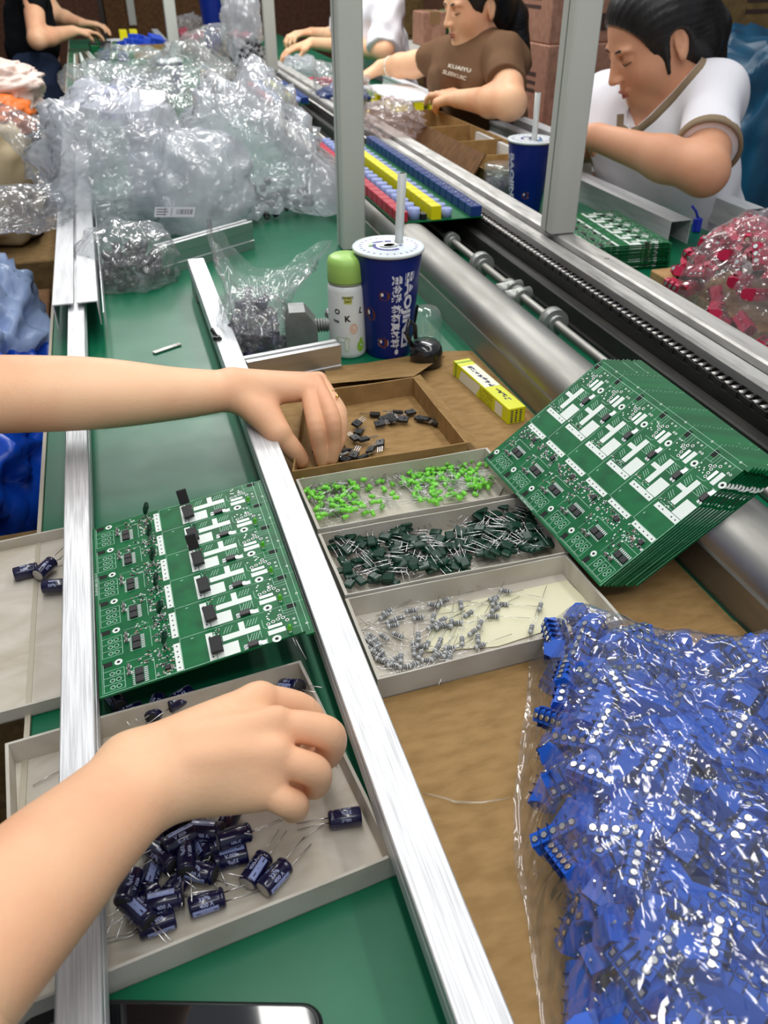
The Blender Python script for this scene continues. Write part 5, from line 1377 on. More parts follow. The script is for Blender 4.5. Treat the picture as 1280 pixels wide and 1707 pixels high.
def inside(x, y, P):
    c = False; n = len(P)
    for i in range(n):
        (x1, y1), (x2, y2) = P[i], P[(i+1) % n]
        if (y1 > y) != (y2 > y) and x < (x2-x1)*(y-y1)/(y2-y1)+x1: c = not c
    return c
def edged(x, y, P):
    d = 9
    for i in range(len(P)):
        a = Vector(P[i]); b = Vector(P[(i+1) % len(P)]); p = Vector((x, y)); t = max(0, min(1, (p-a).dot(b-a)/(b-a).length_squared)); d = min(d, (p-a-(b-a)*t).length)
    return d
def bagh(x, y, top=.070):
    d = edged(x, y, poly); k = min(1, d/.055)
    return top*(1-(1-k)**2.2)+.010*noise.noise(Vector((x*16, y*16, 2)))*k
pr_ = block()
rb_ = random.Random(17); spots = []; tries = 0
while len(spots) < 290 and tries < 40000:
    tries += 1; x = rb_.uniform(.13, .44); y = rb_.uniform(-.04, .46)
    if not inside(x, y, poly) or edged(x, y, poly) < .023: continue
    dv = Vector((x, y, .05))-cC; wv = dv.dot(cF)
    if abs(dv.dot(cR)/wv*FPX) > 800 or dv.dot(cU)/wv*FPX < -1010: continue
    h = bagh(x, y)
    lay = 0 if len(spots) < 190 else 1
    z = max(.0075, h-.0175-rb_.random()*.004-lay*.013)
    P = Vector((x, y, z)); mind = .0142 if lay == 0 else .013
    if any((P-q[0]).length < mind for q in spots): continue
    # lie roughly along the surface of the heap
    e_ = .01; n = Vector((bagh(x-e_, y)-bagh(x+e_, y), bagh(x, y-e_)-bagh(x, y+e_), 2*e_)).normalized()
    R3 = n.to_track_quat('Z', 'Y').to_matrix() @ rotm(rb_.gauss(0, .45), rb_.choice((0, 0, PI/2, PI, -PI/2))+rb_.gauss(0, .3), rb_.uniform(0, 2*PI))
    if rb_.random() < .15: R3 = R3 @ rotm(PI/2*.8, 0, 0)
    R3 = R3 @ Matrix.Scale(1.25, 3)
    spots.append((P, R3))
scatter(pr_, spots, group='blue terminal blocks in the near bag', cat='terminal block', label='bright blue five-way terminal block inside the clear bag at the lower right')
# film over the heap
def film_over(name, label, P, hf, m, seed, over=.004, cs=26, rim=.012, amp=.012, n=74):
    xs = [p[0] for p in P]; ys = [p[1] for p in P]; cx = sum(xs)/len(xs); cy = sum(ys)/len(ys)
    mb = MB(); NA = 110; NR = 46
    def edge(t):
        # where the ray from the centre leaves the outline
        dx, dy = math.cos(t), math.sin(t); best = 0
        for i in range(len(P)):
            x1, y1 = P[i]; x2, y2 = P[(i+1) % len(P)]; ex_, ey_ = x2-x1, y2-y1; den = dx*ey_-dy*ex_
            if abs(den) < 1e-9: continue
            s = ((x1-cx)*ey_-(y1-cy)*ex_)/den; u = ((x1-cx)*dy-(y1-cy)*dx)/den
            if s > 0 and -1e-6 <= u <= 1+1e-6: best = max(best, s)
        return best
    R_ = [edge(2*PI*i/NA) for i in range(NA)]; R_ = [(R_[i-2]+R_[i-1]+R_[i]*2+R_[(i+1) % NA]+R_[(i+2) % NA])/6*1.02 for i in range(NA)]
    def fn(u, v):
        i = int(round(u*NA)) % NA; t = 2*PI*i/NA; wob = 1+.02*noise.noise(Vector((t*3, seed, 0)))*2
        r = R_[i]*v*wob; x = cx+math.cos(t)*r; y = cy+math.sin(t)*r
        if v >= .985: z = .0045
        else: z = max(.004, hf(x, y))
        k = min(1, (1-v)/.15)
        c = crease(Vector((x, y, 0)), cs, seed); c2 = crease(Vector((x*1.0, y*.45, 0)), cs*.55, seed+4)
        z = z + (over+amp*(c-.25)*.8+amp*(c2-.3))*k
        z = max(.0052, z)
        j = amp*.3*k
        return (x+j*noise.noise(Vector((x*60, y*60, seed))), y+j*noise.noise(Vector((x*60, y*60, seed+7))), z)
    mb.grid(fn, NA, NR, closeu=True)
    return tag(mb.build(name, m, auto=True), label, 'bag')
film_over('plastic_bag', 'big clear plastic bag full of blue terminal blocks at the lower right', poly, bagh, F_blue, 3.3, over=.008, amp=.012)
# hair-thin strand of film trailing from it
pts = [at(705, 1322, .004), at(740, 1330, .006), at(760, 1337, .005), at(800, 1338, .006), at(850, 1330, .006)]
tag(MB().tube(pts, [.0004, .0007, .0009, .0007, .0005], 5).build('film_strand', F_soft, auto=True), 'thin clear strand of film lying on the cardboard left of the blue bag', 'strand')

# --- bag of red blocks on the far bench
M_redb = mat('magenta_red_block', srgb(186, 34, 72), rough=.35); M_redd = mat('red_block_recess', srgb(90, 12, 34), rough=.6)
polr = [(.790, .96), (.82, 1.12), (.87, 1.19), (.98, 1.23), (1.09, 1.20), (1.11, .95), (.95, .72), (.80, .78)]
polr = [(x+.0, y) for x, y in polr]
def redh(x, y):
    d = edged(x, y, polr); k = min(1, d/.10); return .018*0+.13*(1-(1-k)**2)+.012*noise.noise(Vector((x*14, y*14, 5)))*k
pr2 = block(3, .0075, M_redb, M_redd); pr2.name = 'red_connector'; spots = []; tries = 0
while len(spots) < 210 and tries < 30000:
    tries += 1; x = rb_.uniform(.80, 1.19); y = rb_.uniform(.73, 1.23)
    if not inside(x, y, polr) or edged(x, y, polr) < .012: continue
    h = redh(x, y); P = Vector((x, y, max(.026, h-.014-rb_.random()*.006-(.020 if len(spots) > 140 else 0))))
    if any((P-q[0]).length < .0175 for q in spots): continue
    R3 = rotm(rb_.gauss(0, .7), rb_.choice((0, PI/2, -PI/2))+rb_.gauss(0, .5), rb_.uniform(0, 2*PI)) @ Matrix.Scale(1.5, 3)
    spots.append((P, R3))
scatter(pr2, spots, group='red blocks in the bag at the right edge', cat='terminal block', label='crimson three-way block inside the clear bag at the right edge')
film_over('plastic_bag', 'clear plastic bag of crimson blocks at the right edge, beyond the chain rail', polr, redh, F_soft, 8.1, over=.010, cs=16, amp=.022)

# --- clear bag with navy capacitors beside the clamp
M_smallcap = mat('dark_violet_capacitor', srgb(34, 28, 62), rough=.3)
e0 = empty('small_capacitor', (0, 0, 0))
MB().revolve([(0, 0), (.0055, 0), (.006, .001), (.006, .0148), (.0053, .0156), (0, .0154)], 16, mis=[1, 0, 0, 0, 1]).build('sleeve', [M_smallcap, M_smdgrey], e0)
for s in (-1, 1): MB().cyl((s*.002, 0, 0), (s*.0022, 0, -.014), .0003, n=5).build('lead', M_lead, e0)
def pile(proto, n, c, r, seed, group, cat, label, mind=.011, zmax=.06):
    rr = random.Random(seed); out = []; t = 0
    while len(out) < n and t < 20000:
        t += 1; a = rr.uniform(0, 2*PI); q = rr.random()**.5; x = c[0]+r[0]*q*math.cos(a); y = c[1]+r[1]*q*math.sin(a); z = c[2]+.008+rr.random()*zmax*(1-q*q)**.6
        P = Vector((x, y, z))
        if any((P-o[0]).length < mind for o in out): continue
        out.append((P, rotm(rr.uniform(0, 6), rr.uniform(0, 6), rr.uniform(0, 6))))
    return scatter(proto, out, group=group, cat=cat, label=label)
pile(e0, 80, (.150, 1.118, 0), (.042, .048), 5, 'dark capacitors in the tall clear bag', 'capacitor', 'small dark violet capacitor in the open clear bag beside the clamp', zmax=.075)
B = Vector((.150, 1.118, 0))
film_bag('plastic_bag', 'open clear bag of dark capacitors standing beside the clamp, its mouth spreading upward', B, (.052, .056, .050), F_soft, 12, .16, 2.2, squash=.85, sq=2.5)
bag = [o for o in C.objects if o.name.startswith('plastic_bag') and (o.location-B).length < .01][0]
# the mouth of the bag: a flaring film
def mouth(u, v):
    a = 2*PI*u; base_r = .046; 
    tips = [(-.085, .05, .135), (.04, .03, .120), (.135, .06, .095), (-.02, .02, .155)]
    x0 = base_r*math.cos(a); y0 = base_r*math.sin(a)*1.05
    fx = .060*math.cos(a)+.018+.050*max(0, math.cos(a))**2; fy = .030*math.sin(a)+.055; fz = .125+.030*math.cos(2*a+.5)-.020*math.cos(a)
    p = Vector((x0, y0, .045)).lerp(Vector((fx, fy, fz)), v)
    c = crease(Vector((math.cos(a)*1.5, math.sin(a)*1.5, v*.8)), 1.8, 4)-.3
    pin = 1-.28*math.sin(PI*min(1, v*1.6))
    return Vector((p.x*pin, p.y*pin if v < .6 else p.y, p.z))+Vector((math.cos(a), math.sin(a), 0))*c*.022
rel(MB().grid(mouth, 64, 30, closeu=True), Vector((0, 0, 0))).build('bag_mouth', F_soft, bag)

# --- heap of bags at the top left
F_h2 = plastic_film('bag_film_white', tint=(.93, .95, .97, 1), milk=.60, rough=.22, cell=9, bump=1.0, gloss=.8, milkcol=(.90, .93, .97, 1), dist=.03)
M_bcap = mat('black_part', (.02, .02, .022, 1), rough=.3)
e1 = empty('small_capacitor', (0, 0, 0))
MB().revolve([(0, 0), (.0065, 0), (.007, .001), (.007, .011), (.006, .012), (0, .012)], 14, mis=[1, 0, 0, 0, 1]).build('sleeve', [M_bcap, M_smdgrey], e1)
MB().cyl((.002, 0, 0), (.002, 0, -.01), .0005, n=5).build('lead', M_lead, e1)
pile(e1, 70, (-.002, 1.485, 0), (.062, .046), 9, 'black capacitors in the hazy bag', 'capacitor', 'small black capacitor in the hazy bag lying on the bench right of the channel', mind=.012, zmax=.06)
e2 = copy_tree(e1)
pile(e2, 50, (.30, 1.86, 0), (.12, .08), 19, 'black capacitors under the heap', 'capacitor', 'small black capacitor at the right foot of the heap of clear bags', mind=.012, zmax=.05)
film_bag('plastic_bag', 'hazy clear bag of black capacitors lying on the bench right of the channel', (-.004, 1.505, 0), (.090, .100, .062), F_haze, 21, .16, 2.0, squash=.5)
film_bag('plastic_bag', 'clear bag end hanging over the left bench edge, above the channel', (-.165, 1.72, .045), (.085, .085, .040), F_soft, 22, .28, 2.0, corners=(((-1, .15, .3), .55), ((-.6, -1, -.1), .35)), squash=.75)
film_bag('plastic_bag', 'shiny twisted clear bag at the upper left of the heap', (-.100, 1.98, .06), (.085, .14, .075), F_soft, 23, .30, 2.2, corners=(((-1, .2, .8), .7), ((-1, .8, .5), .4)), squash=.7)
film_bag('plastic_bag', 'big milky bag in the left half of the heap of clear bags', (.01, 1.92, .01), (.16, .24, .135), F_heap, 24, .26, 2.4, squash=.8)
film_bag('plastic_bag', 'flat whitish bag with a barcode label in the middle of the heap', (.150, 1.84, .0), (.13, .17, .115), F_h2, 25, .20, 1.8, squash=.6)
film_bag('plastic_bag', 'tall milky bag at the right of the heap of clear bags', (.295, 1.98, .01), (.145, .24, .150), F_heap, 26, .26, 2.2, corners=(((1, -1, -.4), .4), ((.2, 0, 1), .25)), squash=.6)
film_bag('plastic_bag', 'clear bag sprawling over the back of the heap', (.12, 2.55, .01), (.22, .30, .10), F_soft, 27, .30, 2.6, corners=(((-.5, .4, 1), .4), ((.8, .5, 1), .5)), squash=.8)
film_bag('plastic_bag', 'peaked clear bag behind the heap, left of the navy cup', (.06, 3.05, .0), (.17, .28, .09), F_soft, 28, .32, 2.6, corners=(((-.8, .3, .8), .4),), squash=.8)
film_bag('plastic_bag', 'peaked clear bag around the navy cup behind the heap', (.31, 3.35, .0), (.17, .35, .10), F_soft, 29, .34, 2.6, corners=(((.4, .2, 1), .8), ((-.2, -.2, 1), .3)), squash=.8)
film_bag('plastic_bag', 'clear bag with a dark bundle among the farthest bags', (.12, 3.75, .0), (.16, .25, .09), F_soft, 30, .28, 2.2, squash=.8)
lump('plastic_bundle', 'dark grey-blue bundle inside a clear bag behind the white paper', 'bundle', (.14, 3.55, 0), (.10, .10, .045), mat('slate_bundle', srgb(70, 78, 104), rough=.4), 31, .2)
lump('plastic_bag', 'bright blue bag showing through the clear bags below the white paper', 'bag', (.035, 2.50, .10), (.05, .05, .04), mat('bright_blue_film', srgb(40, 84, 220), rough=.3, bump=.6, bump_scale=30), 32, .25)
# white sheet of paper on the heap
M_paper = mat('white_paper', srgb(236, 236, 244), rough=.6)
pp = [[at(103, 173, .215), at(190, 192, .205), at(248, 186, .21)], [at(106, 168, .215), at(200, 172, .225), at(275, 168, .22)], [at(180, 164, .21), at(222, 150, .235), at(275, 152, .22)]]
def paperfn(u, v):
    x = u*2; y = v*2; i = min(int(x), 1); j = min(int(y), 1); return pp[j][i].lerp(pp[j][i+1], x-i).lerp(pp[j+1][i].lerp(pp[j+1][i+1], x-i), y-j)
mb = MB().grid(paperfn, 14, 14); mb.grid(lambda u, v: paperfn(u, v)+Vector((0, 0, .0012)), 14, 14)
tag(mb.build('paper_sheet', M_paper, auto=True), 'white sheet of paper lying on top of the heap of clear bags', 'paper')
# barcode label on the flat bag
a0 = at(257, 362, .062); a1 = at(323, 362, .062); a2 = at(326, 345, .080); a3 = at(258, 345, .080)
mb = MB().quad(a0, a1, a2, a3, 0); 
def lab(u, v, o=.0006): return a0.lerp(a1, u).lerp(a3.lerp(a2, u), v)+Vector((0, -.3, 1)).normalized()*o
def lr(u0, u1, v0, v1): mb.add([lab(u0, v0), lab(u1, v0), lab(u1, v1), lab(u0, v1)], [(0, 1, 2, 3)], 1)
for k in range(12): lr(.55+k*.034, .55+k*.034+rb_.choice((.01, .02)), .25, .75)
for k in range(3): lr(.05, .05+rb_.uniform(.15, .3), .2+k*.25, .28+k*.25)
for u in (.25, .42): lr(u, u+.012, .1, .9)
tag(mb.build('barcode_label', [M_paper, mat('grey_print', srgb(90, 90, 96), rough=.6)], auto=True), 'small white barcode label on the flat bag in the heap', 'label')

# --- bags on the rail and the far bench
e3 = copy_tree(e1)
pile(e3, 40, (.63, 3.92, .074), (.05, .10), 29, 'black parts in the bag on the rail', 'capacitor', 'small dark part in the tall clear bag behind the far grey post', mind=.016, zmax=.09)
film_bag('plastic_bag', 'tall clear bag of dark parts on the chain rail behind the far post', (.61, 4.05, .05), (.085, .13, .16), F_heap, 41, .25, 2.2, corners=(((-.3, 0, 1), .4),), squash=.85)
film_bag('plastic_bag', 'clear bag of pale parts before the gloved hand, right of the far post', (.80, 3.75, .0), (.09, .14, .055), F_heap, 42, .25, 2.2)
film_bag('plastic_bag', 'small clear bag around red parts on the far bench, left of the tall cup', (.50, 5.15, .04), (.10, .2, .07), F_soft, 43, .3, 2.2)
for i, (x, y, z) in enumerate(((.46, 5.1, .05), (.50, 5.0, .05), (.54, 5.15, .06), (.48, 5.25, .06), (.72, 5.0, .06), (.76, 4.9, .06))):
    tag(MB().b2(-.025, .025, -.02, .02, 0, .04, bev=.003).build('red_block', M_redb, loc=(x, y, z), rot=(.3, .2, i)), 'red block near the farthest tall cup', 'block', 'far red blocks')
lump('parts_bundle', 'bundle of dark blue parts in a clear bag, left of the tall near post', 'bundle', (.76, 2.96, 0), (.085, .12, .05), mat('bundle_navy', srgb(36, 56, 110), rough=.35, bump=.5, bump_scale=60), 44, .2)
film_bag('plastic_bag', 'clear bag around the dark blue bundle, left of the tall near post', (.76, 2.98, .0), (.10, .15, .075), F_soft, 45, .28, 2.4, corners=(((-.4, .3, 1), .4),))
film_bag('bubble_wrap', 'crumpled pinkish clear wrap in front of the divided carton, right of the tall post', (.725, 2.31, .05), (.075, .13, .05), plastic_film('pinkish_wrap', tint=(.96, .90, .89, 1), milk=.22, rough=.15, cell=30, bump=.9, milkcol=(.85, .72, .70, 1)), 46, .3, 2.6, cat='wrap')
tag(MB().b2(-.07, .07, -.09, .09, 0, .05, bev=.002).build('parts_tray', M_cardd, loc=(.76, 3.35, 0)), 'small brown tray of red bits behind the dark blue bundle', 'tray')
for k in range(6): tag(MB().b2(-.012, .012, -.015, .015, 0, .02, bev=.002).build('red_chip', M_redb, loc=(.72+.02*k, 3.34+rb_.uniform(-.04, .04), .05), rot=(0, 0, k)), 'red bit in the small brown tray behind the dark blue bundle', 'chip', 'red bits in the small tray')
# ------------------------------------------------------------------ people
def skin_mat(name, c, c2):
    m = mat(name, c, rough=.48, spec=.35, sss=.10, noise_amt=1, noise_col=c2, noise_scale=9, bump=.22, bump_scale=320)
    return m
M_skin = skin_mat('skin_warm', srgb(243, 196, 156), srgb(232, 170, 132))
M_skin2 = skin_mat('skin_reddish', srgb(222, 168, 134), srgb(212, 152, 118))  # deeper, redder skin tone of the woman in white
M_hair = mat('black_hair', (.012, .010, .010, 1), rough=.38, spec=.5, noise_amt=.5, noise_scale=90, noise_stretch=(1, 1, .15), bump=.5, bump_scale=120)
M_lips = mat('lips', srgb(176, 104, 92), rough=.4)
M_brow = mat('brow_hair', srgb(52, 38, 34), rough=.7)
M_nail = mat('nail', srgb(226, 168, 148), rough=.25)
def V(*a): return Vector(a)
def P3(l): return [at(*p) for p in l]
def arm_sdf(chains, h=.0016, pad=.02):
    allp = [p for ch in chains for p in ch[0]]
    lo = [min(p[i] for p in allp)-pad-.03 for i in range(3)]; hi = [max(p[i] for p in allp)+pad+.03 for i in range(3)]
    s = SDF(lo, hi, h)
    for pts, rs, k in chains: s.limb(pts, rs, k)
    return s

# upper forearm and pinching hand, reaching in from the left
W = at(392, 650, .080)
chains = []
EL = at(-60, 655, .110)
up = V(0, .012, 0)
mid1 = at(150, 655, .100); mid2 = at(290, 655, .088)
chains.append(([EL+V(0, .012, .004), mid1+V(0, .013, .003), mid2+V(0, .010, 0), W+V(-.01, .012, 0)], [.030, .029, .0235, .0175], .015))
chains.append(([EL-V(0, .012, .006), mid1-V(0, .014, .004), mid2-V(0, .010, .002), W-V(.01, .010, .0)], [.031, .028, .0225, .0170], .015))
# metacarpals: wrist to knuckles
KI = at(515, 652, .078); KM = at(524, 637, .081); KR = at(531, 634, .074); KP = at(532, 640, .062)
chains.append(([W+V(.0, -.004, .002), W.lerp(KI, .55), KI], [.0175, .0150, .0108], .010))
chains.append(([W+V(.0, .006, .003), W.lerp(KM, .55), KM], [.0175, .0140, .0108], .010))
chains.append(([W+V(.0, .010, .0), W.lerp(KR, .55), KR], [.0165, .0140, .0100], .010))
chains.append(([W+V(.0, .010, -.006), W.lerp(KP, .55), KP], [.0160, .0135, .0092], .010))
# thenar mass and thumb
T1 = at(432, 688, .066); T2 = at(463, 722, .052); T3 = at(487, 748, .034); T4 = at(501, 766, .018)
chains.append(([W+V(.0, -.006, -.004), T1, T2], [.0160, .0165, .0125], .010))
chains.append(([W.lerp(KI, .35)+V(0, -.006, -.006), T2], [.013, .0115], .010))
chains.append(([T2, T3, T4], [.0125, .0110, .0092], .003))
# index, middle, ring, little: down into the tray, each bent
chains.append(([KI, at(526, 706, .060), at(532, 742, .036), at(537, 768, .0165)], [.0104, .0096, .0084, .0072], .0018))
chains.append(([KM, at(552, 694, .066), at(556, 734, .040), at(553, 764, .019)], [.0104, .0096, .0084, .0072], .0012))
chains.append(([KR, at(563, 688, .058), at(567, 726, .036), at(558, 752, .020)], [.0098, .0090, .0078, .0068], .0012))
chains.append(([KP, at(566, 684, .045), at(562, 716, .030), at(552, 738, .020)], [.0088, .0080, .0070, .0062], .0012))
s = arm_sdf(chains)
# creases
s.cap(KI+V(-.006, -.010, -.006), KI+V(-.016, -.006, -.012), .003, .002, k=.003, op='sub')
PA = empty('person', (-.52, .46, -.75), label='worker mostly out of frame at left, both bare forearms reaching over the rails, sorting parts', cat='person')
def attach(o, e):
    bpy.context.view_layer.update(); o.parent = e; o.matrix_parent_inverse = e.matrix_world.inverted(); return o
armA = s.mesh('body', M_skin, iters=2); elA = EL.copy(); elA_dir = (EL-mid1).normalized()
rc = at(558, 690, .062).lerp(at(563, 688, .058), .6); rg = KR.lerp(at(563, 688, .058), .55)
M_gold = mat('gold', (.9, .62, .2, 1), rough=.2, metal=1)
dr = (at(563, 688, .058)-KR).normalized()
mb = MB(); q = dr.to_track_quat('Z', 'Y').to_matrix()
n = 24; pts = [rg+q @ V(.0100*math.cos(2*PI*i/n), .0100*math.sin(2*PI*i/n), 0) for i in range(n+1)]
mb.tube(pts, .0009, 6); mb.revolve([(0, -.0022), (.0016, -.0016), (.0022, 0), (.0016, .0016), (0, .0022)], 10, Matrix.Translation(at(562, 661, .074)))
o = mb.build('finger_ring', M_gold, auto=True); tag(o, 'thin gold ring with a small bead on the pinching hand', 'ring')

# lower forearm and hand, over the near tray
chains = []
W = at(238, 1300, .088)
E0 = at(-90, 1640, .125); m1 = at(60, 1475, .112); m2 = at(160, 1375, .098)
sd = V(-.55, .45, 0).normalized()
perp = (at(180, 1240, .09)-at(290, 1372, .09)).normalized()
chains.append(([E0+perp*.010, m1+perp*.010, m2+perp*.009, W+perp*.011], [.0275, .0260, .0225, .0185], .015))
chains.append(([E0-perp*.009, m1-perp*.009, m2-perp*.009, W-perp*.011], [.0270, .0255, .0220, .0185], .015))
KI = at(436, 1168, .083); KM = at(463, 1212, .088); KR = at(463, 1266, .083); KP = at(445, 1316, .072)
chains.append(([W+perp*.013, W.lerp(KI, .5)+V(0, .002, .004), KI], [.0180, .0165, .0120], .011))
chains.append(([W+perp*.006, W.lerp(KM, .5)+V(0, 0, .005), KM], [.0185, .0160, .0120], .011))
chains.append(([W-perp*.004, W.lerp(KR, .5)+V(0, 0, .003), KR], [.0180, .0155, .0115], .011))
chains.append(([W-perp*.012, W.lerp(KP, .5)+V(0, 0, -.002), KP], [.0170, .0150, .0110], .011))
# palm underside and thumb (hidden below)
chains.append(([W+perp*.004+V(0, 0, -.012), W.lerp(KR, .8)+V(0, 0, -.022)], [.016, .014], .012))
chains.append(([W+perp*.014+V(0, 0, -.012), at(410, 1185, .050), at(480, 1215, .034), at(520, 1240, .026)], [.015, .0130, .0100, .0085], .006))
# fingers curled round the parts they hold
chains.append(([KI, at(506, 1182, .066), at(530, 1228, .044), at(516, 1256, .030)], [.0110, .0096, .0088, .0078], .0010))
chains.append(([KM, at(510, 1213, .087), at(549, 1226, .078), at(546, 1258, .052), at(522, 1270, .036)], [.0108, .0102, .0104, .0090, .0078], .0008))
chains.append(([KR, at(500, 1276, .080), at(526, 1288, .070), at(524, 1310, .050), at(500, 1306, .036)], [.0102, .0097, .0098, .0084, .0074], .0008))
chains.append(([KP, at(472, 1334, .068), at(490, 1342, .059), at(488, 1350, .044), at(470, 1336, .034)], [.0096, .0090, .0090, .0078, .0068], .0008))
s = arm_sdf(chains, h=.0013)
# knuckles and tendons
for K in (KI, KM, KR): s.ell(tuple(K+V(-.003, 0, .004)), (.0080, .0065, .0080), k=.008)
for K, a in ((KM, .003), (KR, -.004)): s.cap(W.lerp(K, .35)+V(0, 0, .0165)+perp*a, K+V(0, 0, .0095), .0022, .0022, k=.010)
s.ell(tuple(W-perp*.022+V(-.012, 0, .010)), (.008, .008, .007), k=.014)
armB = s.mesh('body', M_skin, iters=2)
# the rest of this worker, beside the bench and out of the picture
sL = V(-.43, .63, .34); sR = V(-.47, .27, .34); eL = elA+elA_dir*.02; eR = E0+(E0-m1).normalized()*.045
ch_ = V(-.48, .45, .32); pe_ = V(-.60, .46, -.24)
s = SDF([-.80, .02, -.74], [-.10, 1.02, .72], .007)
s.cap(sL, ch_, .05, .08, .05); s.cap(sR, ch_, .05, .08, .05); s.cap(ch_, pe_, .10, .12, .05)
s.cap(ch_+V(0, .07, -.05), pe_+V(0, .06, 0), .08, .09, .05); s.cap(ch_+V(0, -.07, -.05), pe_+V(0, -.06, 0), .08, .09, .05)
s.limb([sL, sL.lerp(eL, .5)+V(-.01, 0, 0), eL, elA], [.045, .043, .036, .028], .01); s.limb([sR, sR.lerp(eR, .5), eR, E0+(m1-E0)*.02], [.045, .043, .034, .026], .01)
s.cap(ch_, V(-.44, .45, .44), .06, .05, .03); 
for dy in (-.09, .09): s.limb([pe_+V(0, dy, 0), V(-.30, .46+dy, -.22), V(-.30, .46+dy, -.69)], [.09, .065, .05], .03)
coarse_A = s
p = at(12, 1562, .146); 

# ---- heads
def head_frame(c, yaw, pitch, roll):
    """local axes: x = face forward, y = her left, z = up"""
    return Matrix.Translation(c) @ (rotm(0, 0, yaw) @ rotm(0, pitch, 0) @ rotm(roll, 0, 0)).to_4x4()
def build_head(s, T, k=1.0):
    R = T.to_3x3(); A = np.array(R)
    def L(x, y, z): return tuple(T @ V(x*k, y*k, z*k))
    def e(c, r, kk=.012, op='add', rot=None):
        RR = np.array(R @ rot) if rot is not None else A
        s.ell(L(*c), tuple(x*k for x in r), RR, kk, op)
    e((-.012, 0, .030), (.098, .078, .092))                 # cranium
    e((.030, 0, -.030), (.060, .062, .075), .03)            # face
    e((.052, 0, -.078), (.030, .030, .022), .025)           # chin
    for sy in (-1, 1):
        e((.038, sy*.040, -.022), (.034, .024, .030), .02)  # cheek
        e((.010, sy*.048, -.058), (.034, .016, .022), .02)  # jaw
        e((.080, sy*.030, .016), (.016, .018, .010), .008, 'sub')   # eye socket
        e((.071, sy*.030, .013), (.0135, .0145, .0115), .004)       # lid
        s.cap(L(.086, sy*.017, .0075), L(.082, sy*.043, .0085), .0012*k, .0010*k, k=.0022, op='sub')  # closed eye line
        e((.076, sy*.028, .030), (.010, .020, .006), .010)  # brow ridge
    s.cap(L(.088, 0, .016), L(.105, 0, -.018), .0060*k, .0085*k, k=.010)    # nose
    for sy in (-1, 1):
        e((.098, sy*.0095, -.020), (.0085, .0075, .0065), .005)
        e((.099, sy*.006, -.0265), (.003, .0028, .003), .002, 'sub')
    e((.084, 0, -.0455), (.011, .021, .0060), .006)         # lips
    e((.083, 0, -.0545), (.010, .017, .0062), .006)
    s.cap(L(.095, -.017, -.0500), L(.095, .017, -.0500), .0012*k, .0012*k, k=.002, op='sub')
    for sy in (-1, 1):                                       # ears
        e((-.008, sy*.077, .000), (.016, .006, .031), .005, rot=rotm(0, -.15, sy*.25))
        e((-.004, sy*.083, .004), (.009, .005, .019), .003, 'sub', rot=rotm(0, -.15, sy*.25))
        e((-.002, sy*.078, -.024), (.007, .005, .009), .004)
        e((-.001, sy*.079, .000), (.0035, .004, .010), .003, rot=rotm(0, -.1, 0))
    return L
def face_paint(T, k, parent):
    """lips, brows and lashes as thin pieces of their own"""
    pass
def strip(name, pts, r, m, parent, flat=1.0):
    return attach(MB().tube(pts, r, 8).build(name, m), parent)

# finish the worker at the left
TA = head_frame(V(-.41, .45, .53), 0, .45, 0)
build_head(coarse_A, TA, 1.0)
armC = coarse_A.mesh('body', M_skin, iters=1)
bm = bmesh.new()
for o_ in (armA, armB, armC): bm.from_mesh(o_.data)
bm.to_mesh(armA.data); bm.free()
for o_ in (armB, armC): bpy.data.objects.remove(o_)
for p_ in armA.data.polygons: p_.use_smooth = True
attach(armA, PA); WORKER = (sL, sR, ch_, pe_, V(-.44, .45, .42), eL, eR, TA)
# --- woman in the white T-shirt
def shoulders(s, pts, rs, k): s.chain(pts, rs, k)
HW = at(1085, 72, 0); 
def cam_pt(px, py, d):
    r = cF + cR*((px-640)/FPX) + cU*((853.5-py)/FPX); return cC + r*d
Hc = cam_pt(1096, 70, 1.66)
TW = head_frame(Hc, PI-.06, .50, .04)
PW_ = empty('person', (Hc.x+.14, Hc.y-.02, -.75), label='seated woman with black hair in a white T-shirt with taupe trim, looking down', cat='person')
SHL = cam_pt(1192, 158, 1.62); SHR = cam_pt(1012, 168, 1.95)     # her left (near us) and right shoulder
ELL = cam_pt(1174, 286, 1.50); WRL = cam_pt(992, 228, 1.60); HDL = cam_pt(948, 226, 1.78)
ELR = cam_pt(968, 240, 1.98); WRR = cam_pt(945, 232, 1.86)
NK0 = TW @ V(-.035, 0, -.075); CH = (SHL+SHR)/2+V(.0, .0, -.02)
PEL = CH+V(.21, -.06, -.48)
lo = [min(p[i] for p in (Hc, SHL, SHR, ELL, WRL, HDL, PEL, WRR, ELR))-.16 for i in range(3)]; hi = [max(p[i] for p in (Hc, SHL, SHR, ELL, WRL, HDL, PEL, WRR, ELR))+.16 for i in range(3)]
lo[2] = -.36
def torso(s, grow=0.0, arms=True, SHL=None, SHR=None, CH=None, PEL=None, NK0=None, k=.05):
    g = grow
    s.cap(SHL+V(.01, 0, 0), CH, .050+g, .075+g, k); s.cap(SHR+V(.01, 0, 0), CH, .050+g, .075+g, k)
    s.cap(SHL.lerp(CH, .35)+V(0, 0, -.07), SHL.lerp(PEL, .85), .085+g, .095+g, k); s.cap(SHR.lerp(CH, .35)+V(0, 0, -.07), SHR.lerp(PEL, .85), .085+g, .095+g, k)
    s.cap(CH+V(0, 0, -.05), PEL, .10+g, .12+g, k)
s = SDF(lo, hi, .0034)
torso(s, -.008, SHL=SHL, SHR=SHR, CH=CH, PEL=PEL)
s.cap(NK0, CH+V(-.01, 0, .03), .052, .062, k=.03)
s.chain([SHL, ELL, ELL.lerp(WRL, .35), WRL], [.046, .040, .038, .0245], .02)
